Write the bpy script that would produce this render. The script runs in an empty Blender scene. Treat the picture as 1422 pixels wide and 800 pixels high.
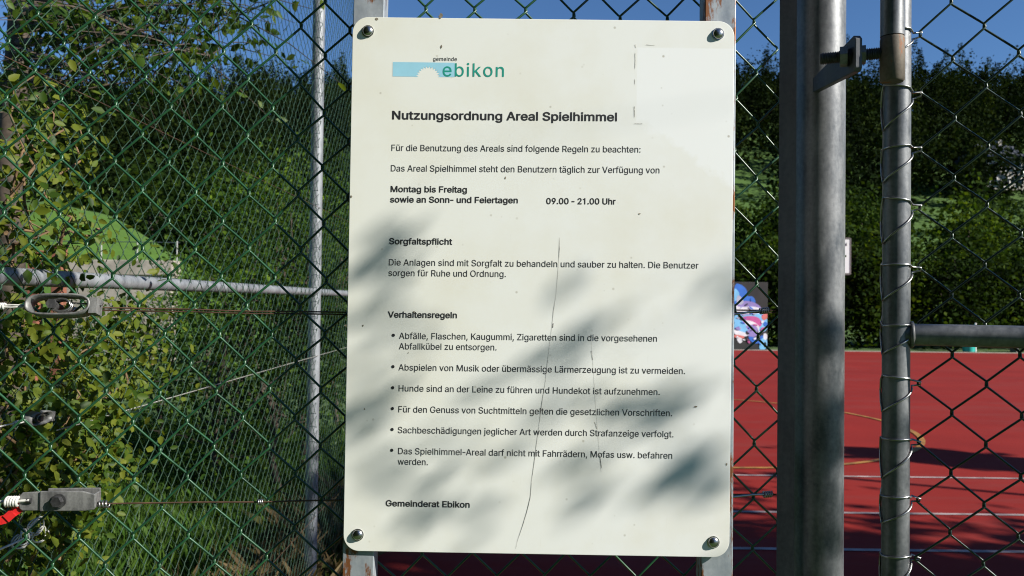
import bpy, math, random, json
import numpy as np
from mathutils import Matrix, Vector
R = math.radians
sc = bpy.context.scene
col = sc.collection
random.seed(7)
rng = np.random.default_rng(11)

# ------------------------------------------------------------------ camera
CAM = np.array([0.0, 0.0, 1.6])
PITCH, ROLL = R(0.94), R(0.66)
cam_d = bpy.data.cameras.new('camera')
cam_d.sensor_width = 36.0
cam_d.lens = 28.0
cam_d.dof.use_dof = True
cam_d.dof.focus_distance = 1.045
cam_d.dof.aperture_fstop = 13.0
cam_d.clip_start = 0.05
cam_d.clip_end = 3000.0
cam = bpy.data.objects.new('camera', cam_d)
CM = Matrix.Translation(Vector(CAM)) @ Matrix.Rotation(math.pi / 2 + PITCH, 4, 'X') @ Matrix.Rotation(ROLL, 4, 'Z')
cam.matrix_world = CM
col.objects.link(cam)
sc.camera = cam

# ------------------------------------------------------------------ daylight
SUN_AZ, SUN_EL = R(66), R(31)          # azimuth to the right of straight behind the viewer
S = np.array([math.sin(SUN_AZ) * math.cos(SUN_EL), -math.cos(SUN_AZ) * math.cos(SUN_EL), math.sin(SUN_EL)])
world = bpy.data.worlds.new('World')
sc.world = world
world.use_nodes = True
wt = world.node_tree
wt.nodes.clear()
sky = wt.nodes.new('ShaderNodeTexSky')
sky.sky_type = 'NISHITA'
sky.sun_disc = False
sky.sun_elevation = SUN_EL
sky.sun_rotation = math.pi - SUN_AZ
sky.air_density = 1.0
sky.dust_density = 0.0
sky.ozone_density = 9.0
bg = wt.nodes.new('ShaderNodeBackground')
bg.inputs['Strength'].default_value = 0.064
wo = wt.nodes.new('ShaderNodeOutputWorld')
wt.links.new(sky.outputs[0], bg.inputs[0])
wt.links.new(bg.outputs[0], wo.inputs[0])
sun_d = bpy.data.lights.new('sun', 'SUN')
sun_d.energy = 5.0
sun_d.angle = R(0.53)
sun_d.color = (1.0, 0.955, 0.88)
sun = bpy.data.objects.new('sun', sun_d)
sun.rotation_euler = Vector(-S).to_track_quat('-Z', 'Y').to_euler()
col.objects.link(sun)
sc.view_settings.view_transform = 'Standard'
sc.view_settings.look = 'None'
sc.view_settings.gamma = 1.0
sc.view_settings.use_curve_mapping = False
sc.view_settings.exposure = 0.83
sc.render.engine = 'CYCLES'
sc.cycles.filter_width = 1.1
sc.cycles.max_bounces = 6
sc.cycles.transparent_max_bounces = 6

# ------------------------------------------------------------------ helpers
F_PX = 28.0 / 36.0 * 1422.0
R3 = np.array(CM.to_3x3())


def ray(px, py):
    return R3 @ np.array([(px - 711.0) / F_PX, -(py - 400.0) / F_PX, -1.0])


def at(px, py, Y):
    """the spot in the place at depth Y that the survey of the photograph gives"""
    d = ray(px, py)
    return CAM + d * (Y / d[1])


def atx(px, py, X):
    d = ray(px, py)
    return CAM + d * (X / d[0])


def ground_at(px, py, z=0.0):
    d = ray(px, py)
    return CAM + d * ((z - CAM[2]) / d[2])


def tag(o, label=None, cat=None, group=None, kind=None):
    if label: o['label'] = label
    if cat: o['category'] = cat
    if group: o['group'] = group
    if kind: o['kind'] = kind
    return o


def empty(name, loc=(0, 0, 0), rz=0.0, label=None, cat=None, group=None):
    o = bpy.data.objects.new(name, None)
    o.empty_display_size = 0.05
    o.location = [float(v) for v in loc]
    o.rotation_euler = (0, 0, rz)
    col.objects.link(o)
    return tag(o, label, cat, group)


def link(name, me, mat, parent=None, loc=None):
    o = bpy.data.objects.new(name, me)
    if mat is not None: me.materials.append(mat)
    if parent is not None: o.parent = parent
    if loc is not None: o.location = [float(v) for v in loc]
    col.objects.link(o)
    return o


def copy_tree(o, parent=None):
    c = o.copy()
    col.objects.link(c)
    c.parent = parent
    for ch in list(o.children):
        copy_tree(ch, c)
    return c


def fast_mesh(name, V, Fq, smooth=False):
    """mesh from arrays; all faces with the same number of corners"""
    V = np.asarray(V, dtype=np.float32)
    Fq = np.asarray(Fq, dtype=np.int32)
    me = bpy.data.meshes.new(name)
    n, k = Fq.shape
    me.vertices.add(len(V))
    me.vertices.foreach_set('co', V.ravel())
    me.loops.add(n * k)
    me.loops.foreach_set('vertex_index', Fq.ravel())
    me.polygons.add(n)
    me.polygons.foreach_set('loop_start', np.arange(0, n * k, k, dtype=np.int32))
    if smooth:
        me.polygons.foreach_set('use_smooth', np.ones(n, dtype=bool))
    me.update(calc_edges=True)
    return me


class MB:
    """collects simple shapes into one mesh"""
    def __init__(self):
        self.v, self.f, self.s = [], [], []

    def add(self, vs, fs, smooth=False):
        b = len(self.v)
        self.v += [tuple(float(c) for c in v) for v in vs]
        self.f += [tuple(i + b for i in f) for f in fs]
        self.s += [smooth] * len(fs)

    def box(self, c, d, rot=None):
        h = np.array(d) / 2.0
        vs = np.array([[x, y, z] for x in (-1, 1) for y in (-1, 1) for z in (-1, 1)]) * h
        if rot is not None: vs = vs @ np.array(rot).T
        vs = vs + np.array(c)
        self.add(vs, [(0, 1, 3, 2), (4, 6, 7, 5), (0, 4, 5, 1), (2, 3, 7, 6), (0, 2, 6, 4), (1, 5, 7, 3)])

    def prism(self, outline, p0, ex, ey, en, depth):
        """outline in (a, b) along ex, ey from p0, pushed along en"""
        n = len(outline)
        p0, ex, ey, en = [np.array(q, dtype=float) for q in (p0, ex, ey, en)]
        fr = [p0 + ex * a + ey * b for a, b in outline]
        bk = [p + en * depth for p in fr]
        self.add(fr + bk, [tuple(range(n)), tuple(range(2 * n - 1, n - 1, -1))] +
                 [(i, i + n, (i + 1) % n + n, (i + 1) % n) for i in range(n)])

    def tube(self, pts, rad, n=8, cap=True, smooth=True):
        pts = np.array(pts, dtype=float)
        m = len(pts)
        rad = np.full(m, rad) if np.isscalar(rad) else np.array(rad, dtype=float)
        t = np.gradient(pts, axis=0)
        t /= np.linalg.norm(t, axis=1)[:, None] + 1e-12
        ref = np.array([0.0, 0, 1]) if abs(t[0][2]) < 0.9 else np.array([1.0, 0, 0])
        u = np.cross(t[0], ref); u /= np.linalg.norm(u)
        vs = []
        for i in range(m):
            u = u - t[i] * np.dot(u, t[i]); u /= np.linalg.norm(u) + 1e-12
            w = np.cross(t[i], u)
            for k in range(n):
                a = 2 * math.pi * k / n
                vs.append(pts[i] + rad[i] * (math.cos(a) * u + math.sin(a) * w))
        fs = [(i * n + k, i * n + (k + 1) % n, (i + 1) * n + (k + 1) % n, (i + 1) * n + k)
              for i in range(m - 1) for k in range(n)]
        self.add(vs, fs, smooth)
        if cap:
            self.add(vs[:n], [tuple(range(n - 1, -1, -1))])
            self.add(vs[-n:], [tuple(range(n))])

    def dome(self, c, en, r, h, n=16, m=5):
        en = np.array(en, dtype=float); en /= np.linalg.norm(en)
        ref = np.array([0, 0, 1.0]) if abs(en[2]) < 0.9 else np.array([1.0, 0, 0])
        u = np.cross(en, ref); u /= np.linalg.norm(u)
        w = np.cross(en, u)
        vs, fs = [], []
        for j in range(m):
            a = j / m * math.pi / 2
            for k in range(n):
                b = 2 * math.pi * k / n
                vs.append(np.array(c) + en * h * math.sin(a) + r * math.cos(a) * (u * math.cos(b) + w * math.sin(b)))
        vs.append(np.array(c) + en * h)
        for j in range(m - 1):
            for k in range(n):
                fs.append((j * n + k, j * n + (k + 1) % n, (j + 1) * n + (k + 1) % n, (j + 1) * n + k))
        for k in range(n):
            fs.append(((m - 1) * n + k, (m - 1) * n + (k + 1) % n, m * n))
        self.add(vs, fs, True)

    def build(self, name, mat, parent=None, loc=None, bevel=0.0):
        me = bpy.data.meshes.new(name)
        me.from_pydata(self.v, [], self.f)
        me.polygons.foreach_set('use_smooth', self.s)
        me.update()
        o = link(name, me, mat, parent, loc)
        if bevel:
            b = o.modifiers.new('bevel', 'BEVEL')
            b.width = bevel; b.segments = 2; b.limit_method = 'ANGLE'; b.angle_limit = R(40)
        return o


# ------------------------------------------------------------------ materials
def new_mat(name):
    m = bpy.data.materials.new(name)
    m.use_nodes = True
    nt = m.node_tree
    return m, nt, nt.nodes['Principled BSDF']


def coords(nt, scale=1.0, stretch=(1, 1, 1)):
    tc = nt.nodes.new('ShaderNodeTexCoord')
    mp = nt.nodes.new('ShaderNodeMapping')
    mp.inputs['Scale'].default_value = [scale * s for s in stretch]
    nt.links.new(tc.outputs['Object'], mp.inputs[0])
    return mp.outputs[0]


def noise(nt, vec, scale, detail=4.0, rough=0.55):
    n = nt.nodes.new('ShaderNodeTexNoise')
    n.inputs['Scale'].default_value = scale
    n.inputs['Detail'].default_value = detail
    n.inputs['Roughness'].default_value = rough
    nt.links.new(vec, n.inputs['Vector'])
    return n.outputs['Fac']


def ramp(nt, fac, stops):
    r = nt.nodes.new('ShaderNodeValToRGB')
    e = r.color_ramp.elements
    while len(e) < len(stops): e.new(0.5)
    for el, (p, c) in zip(e, stops):
        el.position = p
        el.color = (*c, 1) if len(c) == 3 else c
    nt.links.new(fac, r.inputs[0])
    return r.outputs[0]


def mixc(nt, fac, a, b, mode='MIX'):
    m = nt.nodes.new('ShaderNodeMix')
    m.data_type = 'RGBA'
    m.blend_type = mode
    for k, v in ((0, fac), (6, a), (7, b)):
        if hasattr(v, 'is_linked'): nt.links.new(v, m.inputs[k])
        else: m.inputs[k].default_value = v if k == 0 else (*v, 1)
    return m.outputs[2]


def bump(nt, bs, h, strength=0.3, dist=0.002):
    b = nt.nodes.new('ShaderNodeBump')
    b.inputs['Strength'].default_value = strength
    b.inputs['Distance'].default_value = dist
    nt.links.new(h, b.inputs['Height'])
    nt.links.new(b.outputs[0], bs.inputs['Normal'])


def flat(name, c, rough=0.5, metal=0.0, var=0.15, scale=40.0):
    m, nt, bs = new_mat(name)
    v = coords(nt)
    f = noise(nt, v, scale)
    lo = tuple(x * (1 - var) for x in c); hi = tuple(min(1, x * (1 + var)) for x in c)
    nt.links.new(ramp(nt, f, [(0.3, lo), (0.7, hi)]), bs.inputs['Base Color'])
    bs.inputs['Roughness'].default_value = rough
    bs.inputs['Metallic'].default_value = metal
    return m


def galvanised(name, lo, hi, scale=30.0, metal=0.55, rough=0.42, rust=0.0):
    m, nt, bs = new_mat(name)
    v = coords(nt)
    v2 = coords(nt, 1.0, (1, 1, 0.35))
    a = noise(nt, v2, scale, 6, 0.65)
    b = noise(nt, v, scale * 6, 3)
    f = nt.nodes.new('ShaderNodeMath'); f.operation = 'MULTIPLY_ADD'
    nt.links.new(b, f.inputs[0]); f.inputs[1].default_value = 0.35; nt.links.new(a, f.inputs[2])
    c = ramp(nt, f.outputs[0], [(0.5, lo), (0.85, hi)])
    if rust > 0:
        rn = noise(nt, coords(nt, 1.0, (1.6, 1.6, 0.5)), 28, 6, 0.7)
        k = ramp(nt, rn, [(0.60 - 0.1 * rust, (0, 0, 0)), (0.66 - 0.1 * rust, (1, 1, 1))])
        c = mixc(nt, k, c, (0.20, 0.075, 0.025))
    nt.links.new(c, bs.inputs['Base Color'])
    bs.inputs['Metallic'].default_value = metal
    nt.links.new(ramp(nt, a, [(0.3, (rough - 0.08,) * 3), (0.7, (rough + 0.15,) * 3)]), bs.inputs['Roughness'])
    bump(nt, bs, f.outputs[0], 0.25, 0.0008)
    return m


def leafy(name, cols, trans=0.35, rough=0.45, spec=0.3, patch=0):
    """per-leaf colours; light passes through the blades"""
    m, nt, bs = new_mat(name)
    g = nt.nodes.new('ShaderNodeNewGeometry')
    k = len(cols)
    c = ramp(nt, g.outputs['Random Per Island'], [(i / max(1, k - 1), cc) for i, cc in enumerate(cols)])
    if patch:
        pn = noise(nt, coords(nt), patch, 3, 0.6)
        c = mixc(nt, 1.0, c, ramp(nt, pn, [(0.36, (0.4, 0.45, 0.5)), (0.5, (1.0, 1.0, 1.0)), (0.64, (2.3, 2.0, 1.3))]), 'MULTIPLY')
    nt.links.new(c, bs.inputs['Base Color'])
    bs.inputs['Roughness'].default_value = rough
    bs.inputs['Specular IOR Level'].default_value = spec
    tr = nt.nodes.new('ShaderNodeBsdfTranslucent')
    c2 = mixc(nt, 1.0, c, (1.5, 1.4, 0.5), 'MULTIPLY')
    nt.links.new(c2, tr.inputs[0])
    mx = nt.nodes.new('ShaderNodeMixShader')
    mx.inputs[0].default_value = trans
    nt.links.new(bs.outputs[0], mx.inputs[1]); nt.links.new(tr.outputs[0], mx.inputs[2])
    nt.links.new(mx.outputs[0], nt.nodes['Material Output'].inputs[0])
    return m


M = {}
M['galv'] = galvanised('galvanised_steel', (0.085, 0.092, 0.10), (0.215, 0.22, 0.225), 30, 0.4, 0.42)
M['galv_dark'] = galvanised('dark_weathered_steel', (0.05, 0.055, 0.065), (0.11, 0.115, 0.125), 25, 0.2, 0.5)  # galvanised steel with the shade of end post and bracket painted in
M['galv_bar'] = galvanised('weathered_steel_bar', (0.22, 0.25, 0.28), (0.38, 0.41, 0.43), 22, 0.4, 0.5, 0.6)
M['galv_pale'] = galvanised('pale_galvanised_steel', (0.15, 0.16, 0.175), (0.27, 0.285, 0.30), 25, 0.3, 0.5)
M['galv_dull'] = galvanised('dull_steel', (0.10, 0.10, 0.10), (0.24, 0.24, 0.23), 60, 0.4, 0.5)
M['rusty'] = galvanised('rusty_sleeve', (0.055, 0.046, 0.035), (0.15, 0.125, 0.095), 40, 0.2, 0.6, 0.12)
M['dark_steel'] = galvanised('dark_steel', (0.03, 0.03, 0.032), (0.10, 0.10, 0.10), 60, 0.5, 0.5)
M['chrome'] = flat('polished_screw', (0.38, 0.38, 0.38), 0.25, 1.0, 0.05)
M['wire_green'] = flat('green_coated_wire', (0.012, 0.058, 0.022), 0.36, 0.0, 0.3, 25)
M['wire_dark'] = flat('dark_green_wire', (0.012, 0.032, 0.02), 0.35, 0.0, 0.3, 25)
M['wire_side'] = flat('weathered_green_wire', (0.018, 0.048, 0.026), 0.5, 0.0, 0.3, 25)
M['wire_rust'] = flat('rusty_wire', (0.09, 0.05, 0.03), 0.6, 0.3, 0.4, 60)
M['wire_steel'] = flat('bare_steel_wire', (0.36, 0.36, 0.35), 0.33, 0.95, 0.2, 60)
M['wire_bright'] = flat('bright_twisted_wire', (0.27, 0.27, 0.24), 0.5, 0.2, 0.6, 120)
M['rope'] = flat('pale_cord', (0.5, 0.5, 0.46), 0.8, 0, 0.25, 90)
M['red_tape'] = flat('red_plastic_tape', (0.55, 0.02, 0.02), 0.4, 0, 0.2)
M['ink'] = flat('black_print', (0.012, 0.012, 0.014), 0.6, 0, 0.1)
M['ink_grey'] = flat('grey_print', (0.026, 0.026, 0.029), 0.6, 0, 0.1)
M['ink_teal'] = flat('teal_print', (0.01, 0.27, 0.20), 0.5, 0, 0.08)
M['ink_blue'] = flat('pale_blue_print', (0.30, 0.58, 0.70), 0.5, 0, 0.05)
M['stake'] = flat('grey_stake', (0.32, 0.32, 0.30), 0.7, 0, 0.2)
M['bark'] = flat('bark', (0.06, 0.045, 0.032), 0.9, 0, 0.5, 18)
M['bark_pale'] = flat('pale_bark', (0.16, 0.14, 0.11), 0.9, 0, 0.4, 18)
M['stem'] = flat('vine_stem', (0.14, 0.085, 0.04), 0.8, 0, 0.4, 60)
M['leaf_vine'] = leafy('vine_leaves', [(0.0187, 0.0468, 0.0056), (0.0468, 0.0889, 0.0074), (0.0936, 0.131, 0.0113), (0.1498, 0.1685, 0.0206), (0.0842, 0.1217, 0.0113)], 0.4, 0.5, 0.2)
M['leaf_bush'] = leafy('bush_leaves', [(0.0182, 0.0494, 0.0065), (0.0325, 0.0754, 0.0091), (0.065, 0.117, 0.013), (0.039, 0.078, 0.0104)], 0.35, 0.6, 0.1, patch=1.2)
M['leaf_branch'] = leafy('branch_leaves', [(0.018, 0.048, 0.0072), (0.036, 0.078, 0.0096), (0.06, 0.108, 0.0132), (0.096, 0.138, 0.018)], 0.4, 0.5, 0.2)
M['leaf_tree'] = leafy('tree_leaves', [(0.010, 0.024, 0.004), (0.017, 0.036, 0.006), (0.028, 0.048, 0.008)], 0.3, 0.8, 0.05, patch=0.5)
M['leaf_light'] = leafy('light_tree_leaves', [(0.017, 0.040, 0.005), (0.035, 0.065, 0.008), (0.055, 0.085, 0.011)], 0.35, 0.8, 0.05, patch=0.5)
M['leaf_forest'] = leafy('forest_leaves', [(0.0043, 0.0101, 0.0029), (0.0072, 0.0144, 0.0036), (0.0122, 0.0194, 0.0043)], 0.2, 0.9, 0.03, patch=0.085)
M['grass'] = leafy('grass_blades', [(0.03, 0.075, 0.009), (0.0525, 0.1125, 0.015), (0.0825, 0.135, 0.0225)], 0.3)
M['straw'] = leafy('dry_grass', [(0.099, 0.0675, 0.0315), (0.153, 0.1125, 0.0585), (0.063, 0.0405, 0.018), (0.0405, 0.054, 0.0135)], 0.2)
M['white_paint'] = flat('white_paint', (0.72, 0.72, 0.70), 0.5, 0, 0.06)
M['grey_frame'] = flat('grey_frame', (0.15, 0.13, 0.12), 0.5, 0, 0.1)
M['teal_plastic'] = flat('teal_plastic', (0.02, 0.36, 0.30), 0.4, 0, 0.1)
M['black_board'] = flat('black_board', (0.018, 0.017, 0.016), 0.7, 0, 0.4, 3)
M['slate'] = flat('slate_roof', (0.06, 0.07, 0.09), 0.7, 0, 0.3, 2)
M['render'] = flat('house_render', (0.35, 0.33, 0.30), 0.9, 0, 0.1, 2)
M['dark_glass'] = flat('dark_window', (0.03, 0.035, 0.04), 0.1, 0, 0.1)
M['brick_red'] = flat('red_brown_wood', (0.20, 0.07, 0.04), 0.8, 0, 0.3, 12)
M['concrete'] = flat('pale_concrete', (0.30, 0.265, 0.22), 0.9, 0, 0.3, 3)


def ground_mat():
    m, nt, bs = new_mat('grassy_ground')
    v = coords(nt)
    a = noise(nt, v, 0.35, 8, 0.65); b = noise(nt, v, 14, 6, 0.7)
    c1 = ramp(nt, b, [(0.3, (0.03, 0.06, 0.012)), (0.55, (0.055, 0.095, 0.02)), (0.75, (0.11, 0.09, 0.045))])
    c2 = ramp(nt, b, [(0.3, (0.035, 0.09, 0.012)), (0.7, (0.07, 0.14, 0.02))])
    nt.links.new(mixc(nt, ramp(nt, a, [(0.4, (0, 0, 0)), (0.6, (1, 1, 1))]), c1, c2), bs.inputs['Base Color'])
    bs.inputs['Roughness'].default_value = 0.95
    bump(nt, bs, b, 0.6, 0.03)
    return m


def meadow_mat():
    m, nt, bs = new_mat('mown_meadow')
    v = coords(nt)
    a = noise(nt, v, 0.25, 6, 0.6); b = noise(nt, v, 5, 6, 0.7)
    c = ramp(nt, a, [(0.3, (0.034, 0.088, 0.005)), (0.7, (0.058, 0.125, 0.008))])
    nt.links.new(mixc(nt, 0.5, c, ramp(nt, b, [(0.3, (0.020, 0.052, 0.004)), (0.7, (0.055, 0.115, 0.008))])), bs.inputs['Base Color'])
    bs.inputs['Roughness'].default_value = 0.95
    return m


def court_mat():
    m, nt, bs = new_mat('red_rubber_court')
    v = coords(nt)
    a = noise(nt, v, 0.6, 6, 0.6); b = noise(nt, v, 180, 3, 0.6)
    c = ramp(nt, a, [(0.3, (0.175, 0.017, 0.012)), (0.7, (0.25, 0.024, 0.016))])
    c = mixc(nt, 0.35, c, ramp(nt, b, [(0.35, (0.12, 0.006, 0.007)), (0.65, (0.24, 0.018, 0.018))]))
    st = noise(nt, coords(nt, 1, (0.25, 1.2, 1)), 1.3, 7, 0.7)
    c = mixc(nt, ramp(nt, st, [(0.50, (0, 0, 0)), (0.72, (0.55, 0.55, 0.55))]), c, (0.17, 0.045, 0.04))
    nt.links.new(c, bs.inputs['Base Color'])
    bs.inputs['Roughness'].default_value = 0.8
    bs.inputs['Specular IOR Level'].default_value = 0.1
    bump(nt, bs, b, 0.3, 0.002)
    return m


def panel_mat():
    """off-white coated panel: yellowed on the left, dirt specks and faint grime"""
    m, nt, bs = new_mat('sign_panel_white')
    v = coords(nt)
    sx = nt.nodes.new('ShaderNodeSeparateXYZ'); nt.links.new(v, sx.inputs[0])
    mr = nt.nodes.new('ShaderNodeMapRange')
    nt.links.new(sx.outputs[0], mr.inputs[0])
    mr.inputs[1].default_value = -0.25; mr.inputs[2].default_value = 0.25
    c = ramp(nt, mr.outputs[0], [(0.0, (0.73, 0.735, 0.665)), (0.6, (0.745, 0.755, 0.715)), (1.0, (0.76, 0.77, 0.745))])
    g = noise(nt, v, 6, 6, 0.6)
    c = mixc(nt, ramp(nt, g, [(0.45, (0, 0, 0)), (0.8, (0.6, 0.6, 0.6))]), c, (0.64, 0.61, 0.47))
    # the cleaner, whiter patch where a sticker was peeled off (object space, metres)
    def mth(op, a, b_):
        n = nt.nodes.new('ShaderNodeMath'); n.operation = op
        for k, v_ in ((0, a), (1, b_)):
            if hasattr(v_, 'is_linked'): nt.links.new(v_, n.inputs[k])
            else: n.inputs[k].default_value = v_
        return n.outputs[0]
    wob = mth('MULTIPLY', mth('SUBTRACT', noise(nt, v, 45, 5, 0.6), 0.5), 0.05)
    d1 = mth('MULTIPLY', mth('SUBTRACT', sx.outputs[0], PATCH[0]), 6.0)
    d2 = mth('MULTIPLY', mth('SUBTRACT', PATCH[1], sx.outputs[2]), 6.0)
    d3 = mth('ADD', mth('SUBTRACT', mth('ADD', sx.outputs[2], mth('MULTIPLY', sx.outputs[0], PATCH[2])), PATCH[3]), wob)
    mk_ = mth('MINIMUM', mth('MINIMUM', d1, d2), d3)
    c = mixc(nt, ramp(nt, mth('MULTIPLY', mk_, 50.0), [(0.0, (0, 0, 0)), (0.6, (0.9, 0.9, 0.9))]), c, (0.785, 0.80, 0.79))
    vo = nt.nodes.new('ShaderNodeTexVoronoi'); vo.inputs['Scale'].default_value = 55
    nt.links.new(v, vo.inputs['Vector'])
    sp = ramp(nt, vo.outputs['Distance'], [(0.05, (1, 1, 1)), (0.12, (0, 0, 0))])
    mk = ramp(nt, noise(nt, v, 17, 3), [(0.52, (0, 0, 0)), (0.66, (0.7, 0.7, 0.7))])
    c = mixc(nt, mixc(nt, 1.0, sp, mk, 'MULTIPLY'), c, (0.30, 0.27, 0.19))
    vr = noise(nt, coords(nt, 1, (9, 1, 0.6)), 30, 4, 0.7)
    c = mixc(nt, ramp(nt, vr, [(0.66, (0, 0, 0)), (0.8, (0.22, 0.22, 0.22))]), c, (0.45, 0.42, 0.33))
    nt.links.new(c, bs.inputs['Base Color'])
    bs.inputs['Roughness'].default_value = 0.5
    bs.inputs['Specular IOR Level'].default_value = 0.35
    return m


M['ground'] = ground_mat(); M['meadow'] = meadow_mat(); M['court'] = court_mat()
M['line_white'] = flat('white_line_paint', (0.30, 0.23, 0.22), 0.7, 0, 0.5, 6)
M['line_yellow'] = flat('yellow_line_paint', (0.28, 0.125, 0.022), 0.7, 0, 0.5, 6)
M['residue'] = flat('clean_patch', (0.785, 0.80, 0.79), 0.5, 0, 0.01, 10)
M['edge_glue'] = flat('old_glue', (0.45, 0.44, 0.40), 0.7, 0, 0.6, 300)


# ------------------------------------------------------------------ leaves and tubes in bulk
LEAF_V = np.array([[0, 0, 0], [.3, .27, .05], [.7, .22, .03], [1, 0, -.06], [.7, -.22, .03], [.3, -.27, .05]])
LEAF_F = np.array([[0, 3, 2, 1], [0, 5, 4, 3]])
CARD_V = np.array([[0, .0, 0], [.45, .42, .06], [1, .05, -.05], [.5, -.40, .03]])
CARD_F = np.array([[0, 3, 2, 1]])


def leaf_arrays(C, size, up=0.6, droop=0.2, tmpl='leaf', g=rng, face=None):
    """C: N x 3 stalk points; blades with normals biased upwards (or towards face)"""
    TV, TF = (LEAF_V, LEAF_F) if tmpl == 'leaf' else (CARD_V, CARD_F)
    n = len(C)
    nr = g.normal(size=(n, 3))
    nr[:, 2] += up * 2.0
    if face is not None: nr += np.array(face) * 1.2
    nr /= np.linalg.norm(nr, axis=1)[:, None]
    a = g.normal(size=(n, 3)); a[:, 2] -= droop * 2.0
    a -= nr * np.sum(a * nr, axis=1)[:, None]
    a /= np.linalg.norm(a, axis=1)[:, None] + 1e-9
    b = np.cross(nr, a)
    s = np.asarray(size)[:, None, None] if np.ndim(size) else np.full((n, 1, 1), size)
    V = C[:, None, :] + s * (TV[None, :, 0:1] * a[:, None] + TV[None, :, 1:2] * b[:, None] + TV[None, :, 2:3] * nr[:, None])
    k = len(TV)
    Fq = TF[None] + (np.arange(n) * k)[:, None, None]
    return V.reshape(-1, 3), Fq.reshape(-1, 4)


def leaf_obj(name, C, size, mat, parent, **kw):
    C = np.asarray(C, dtype=float)
    V, Fq = leaf_arrays(C, size, **kw)
    return link(name, fast_mesh(name, V, Fq), mat, parent)


def clumped(center, radii, n, nclump, spread, g=rng, shell=0.55):
    """points in clumps through an ellipsoid, denser near its outside, with gaps between clumps"""
    d = g.normal(size=(nclump, 3)); d /= np.linalg.norm(d, axis=1)[:, None]
    r = shell + (1 - shell) * g.random(nclump) ** 0.6
    r = np.where(g.random(nclump) < 0.2, r * 0.55, r) * (0.85 + 0.3 * g.random(nclump))
    cc = np.array(center) + d * r[:, None] * np.array(radii)
    w = g.random(nclump) + 0.35
    idx = g.choice(nclump, n, p=w / w.sum())
    return cc[idx] + g.normal(size=(n, 3)) * spread * (0.5 + w[idx])[:, None], cc


def tube_arrays(P, r, n, ref):
    """P: W x K x 3 polylines of one length -> quads (no caps)"""
    W, K, _ = P.shape
    t = np.gradient(P, axis=1)
    t /= np.linalg.norm(t, axis=2)[..., None] + 1e-12
    u = np.cross(t, np.array(ref, dtype=float)); u /= np.linalg.norm(u, axis=2)[..., None] + 1e-9
    w = np.cross(t, u)
    a = 2 * np.pi * np.arange(n) / n
    V = P[:, :, None, :] + r * (np.cos(a)[None, None, :, None] * u[:, :, None] + np.sin(a)[None, None, :, None] * w[:, :, None])
    i, k = np.meshgrid(np.arange(K - 1), np.arange(n), indexing='ij')
    f = np.stack([i * n + k, i * n + (k + 1) % n, (i + 1) * n + (k + 1) % n, (i + 1) * n + k], -1).reshape(-1, 4)
    Fq = f[None] + (np.arange(W) * K * n)[:, None, None]
    return V.reshape(-1, 3), Fq.reshape(-1, 4)


def chain_link(name, origin, eu, en, length, z0, z1, p, hh, r, mat, parent, u_off=0.0, z_off=0.0, n=5, warp=0.002, seed=1, bend=None):
    """woven chain-link: each wire is a flattened zigzag hooked into its neighbours.
    origin: ground point, eu: unit direction along the fence, en: unit normal (to the far side)"""
    g = np.random.default_rng(seed)
    eu, en, origin = np.array(eu, float), np.array(en, float), np.array(origin, float)
    nw = int(length / (p / 2)) + 1
    rows = int((z1 - z0) / (hh / 2)) + 1
    a = p / 4 + 0.55 * r
    hd = 1.25 * r
    e = 0.0055
    both = []
    for par in (0, 1):                     # neighbouring wires turn the opposite way at each row
        pts = []
        for k in range(rows):
            s = 1 if (k + par) % 2 else -1     # right or left turn
            zc = z0 + k * hh / 2
            fr = -1 if s > 0 else 1             # coming in at the front before a right turn
            pts += [(s * (a - 0.0035), fr * hd, zc - e), (s * a, fr * hd * 0.55, zc - e * 0.45), (s * a, -fr * hd * 0.55, zc + e * 0.45), (s * (a - 0.0035), -fr * hd, zc + e)]
        both.append(pts)
    both = np.array(both)[np.arange(nw) % 2]
    U = u_off + np.arange(nw) * p / 2
    P = both.copy()
    P[..., 0] += U[:, None]
    P[..., 2] += z_off
    # uneven stretch of the weave
    uu, zz = P[..., 0].copy(), P[..., 2].copy()
    f1, f2, f3, f4 = g.random(4) * 6
    P[..., 0] += warp * (np.sin(uu * 9 + zz * 5 + f1) + 0.7 * np.sin(zz * 17 + f2 + uu * 3) + 0.4 * np.sin(uu * 31 + zz * 23 + f2))
    P[..., 2] += warp * (np.sin(uu * 7 - zz * 4 + f3) + 0.7 * np.sin(uu * 19 + f4) + 0.4 * np.sin(uu * 27 - zz * 29 + f1))
    P[..., 1] += warp * 1.5 * np.sin(uu * 5 + f2) * np.sin(zz * 6 + f3)
    if bend is not None: P[..., 1] += np.clip(P[..., 0] - bend[0], 0, None) * bend[1]
    Wp = origin + P[..., 0:1] * eu + P[..., 1:2] * en + P[..., 2:3] * np.array([0, 0, 1.0])
    V, Fq = tube_arrays(Wp, r, n, en)
    return link(name, fast_mesh(name, V, Fq, True), mat, parent)


# ================================================================== SETTING
def grid_mesh(name, xs, ys, zf, mat, smooth=True):
    X, Y = np.meshgrid(xs, ys, indexing='ij')
    V = np.stack([X, Y, zf(X, Y)], -1).reshape(-1, 3)
    ny = len(ys)
    i, j = np.meshgrid(np.arange(len(xs) - 1), np.arange(ny - 1), indexing='ij')
    Fq = np.stack([i * ny + j, (i + 1) * ny + j, (i + 1) * ny + j + 1, i * ny + j + 1], -1).reshape(-1, 4)
    o = link(name, fast_mesh(name, V, Fq, smooth), mat)
    return tag(o, kind='structure')


grid_mesh('ground', np.array([-900, -60, -12, -6, 0, 6, 60, 900.0]), np.array([-400, -20, 0, 10, 40, 900.0]),
          lambda X, Y: X * 0.0, M['ground'])


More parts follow.
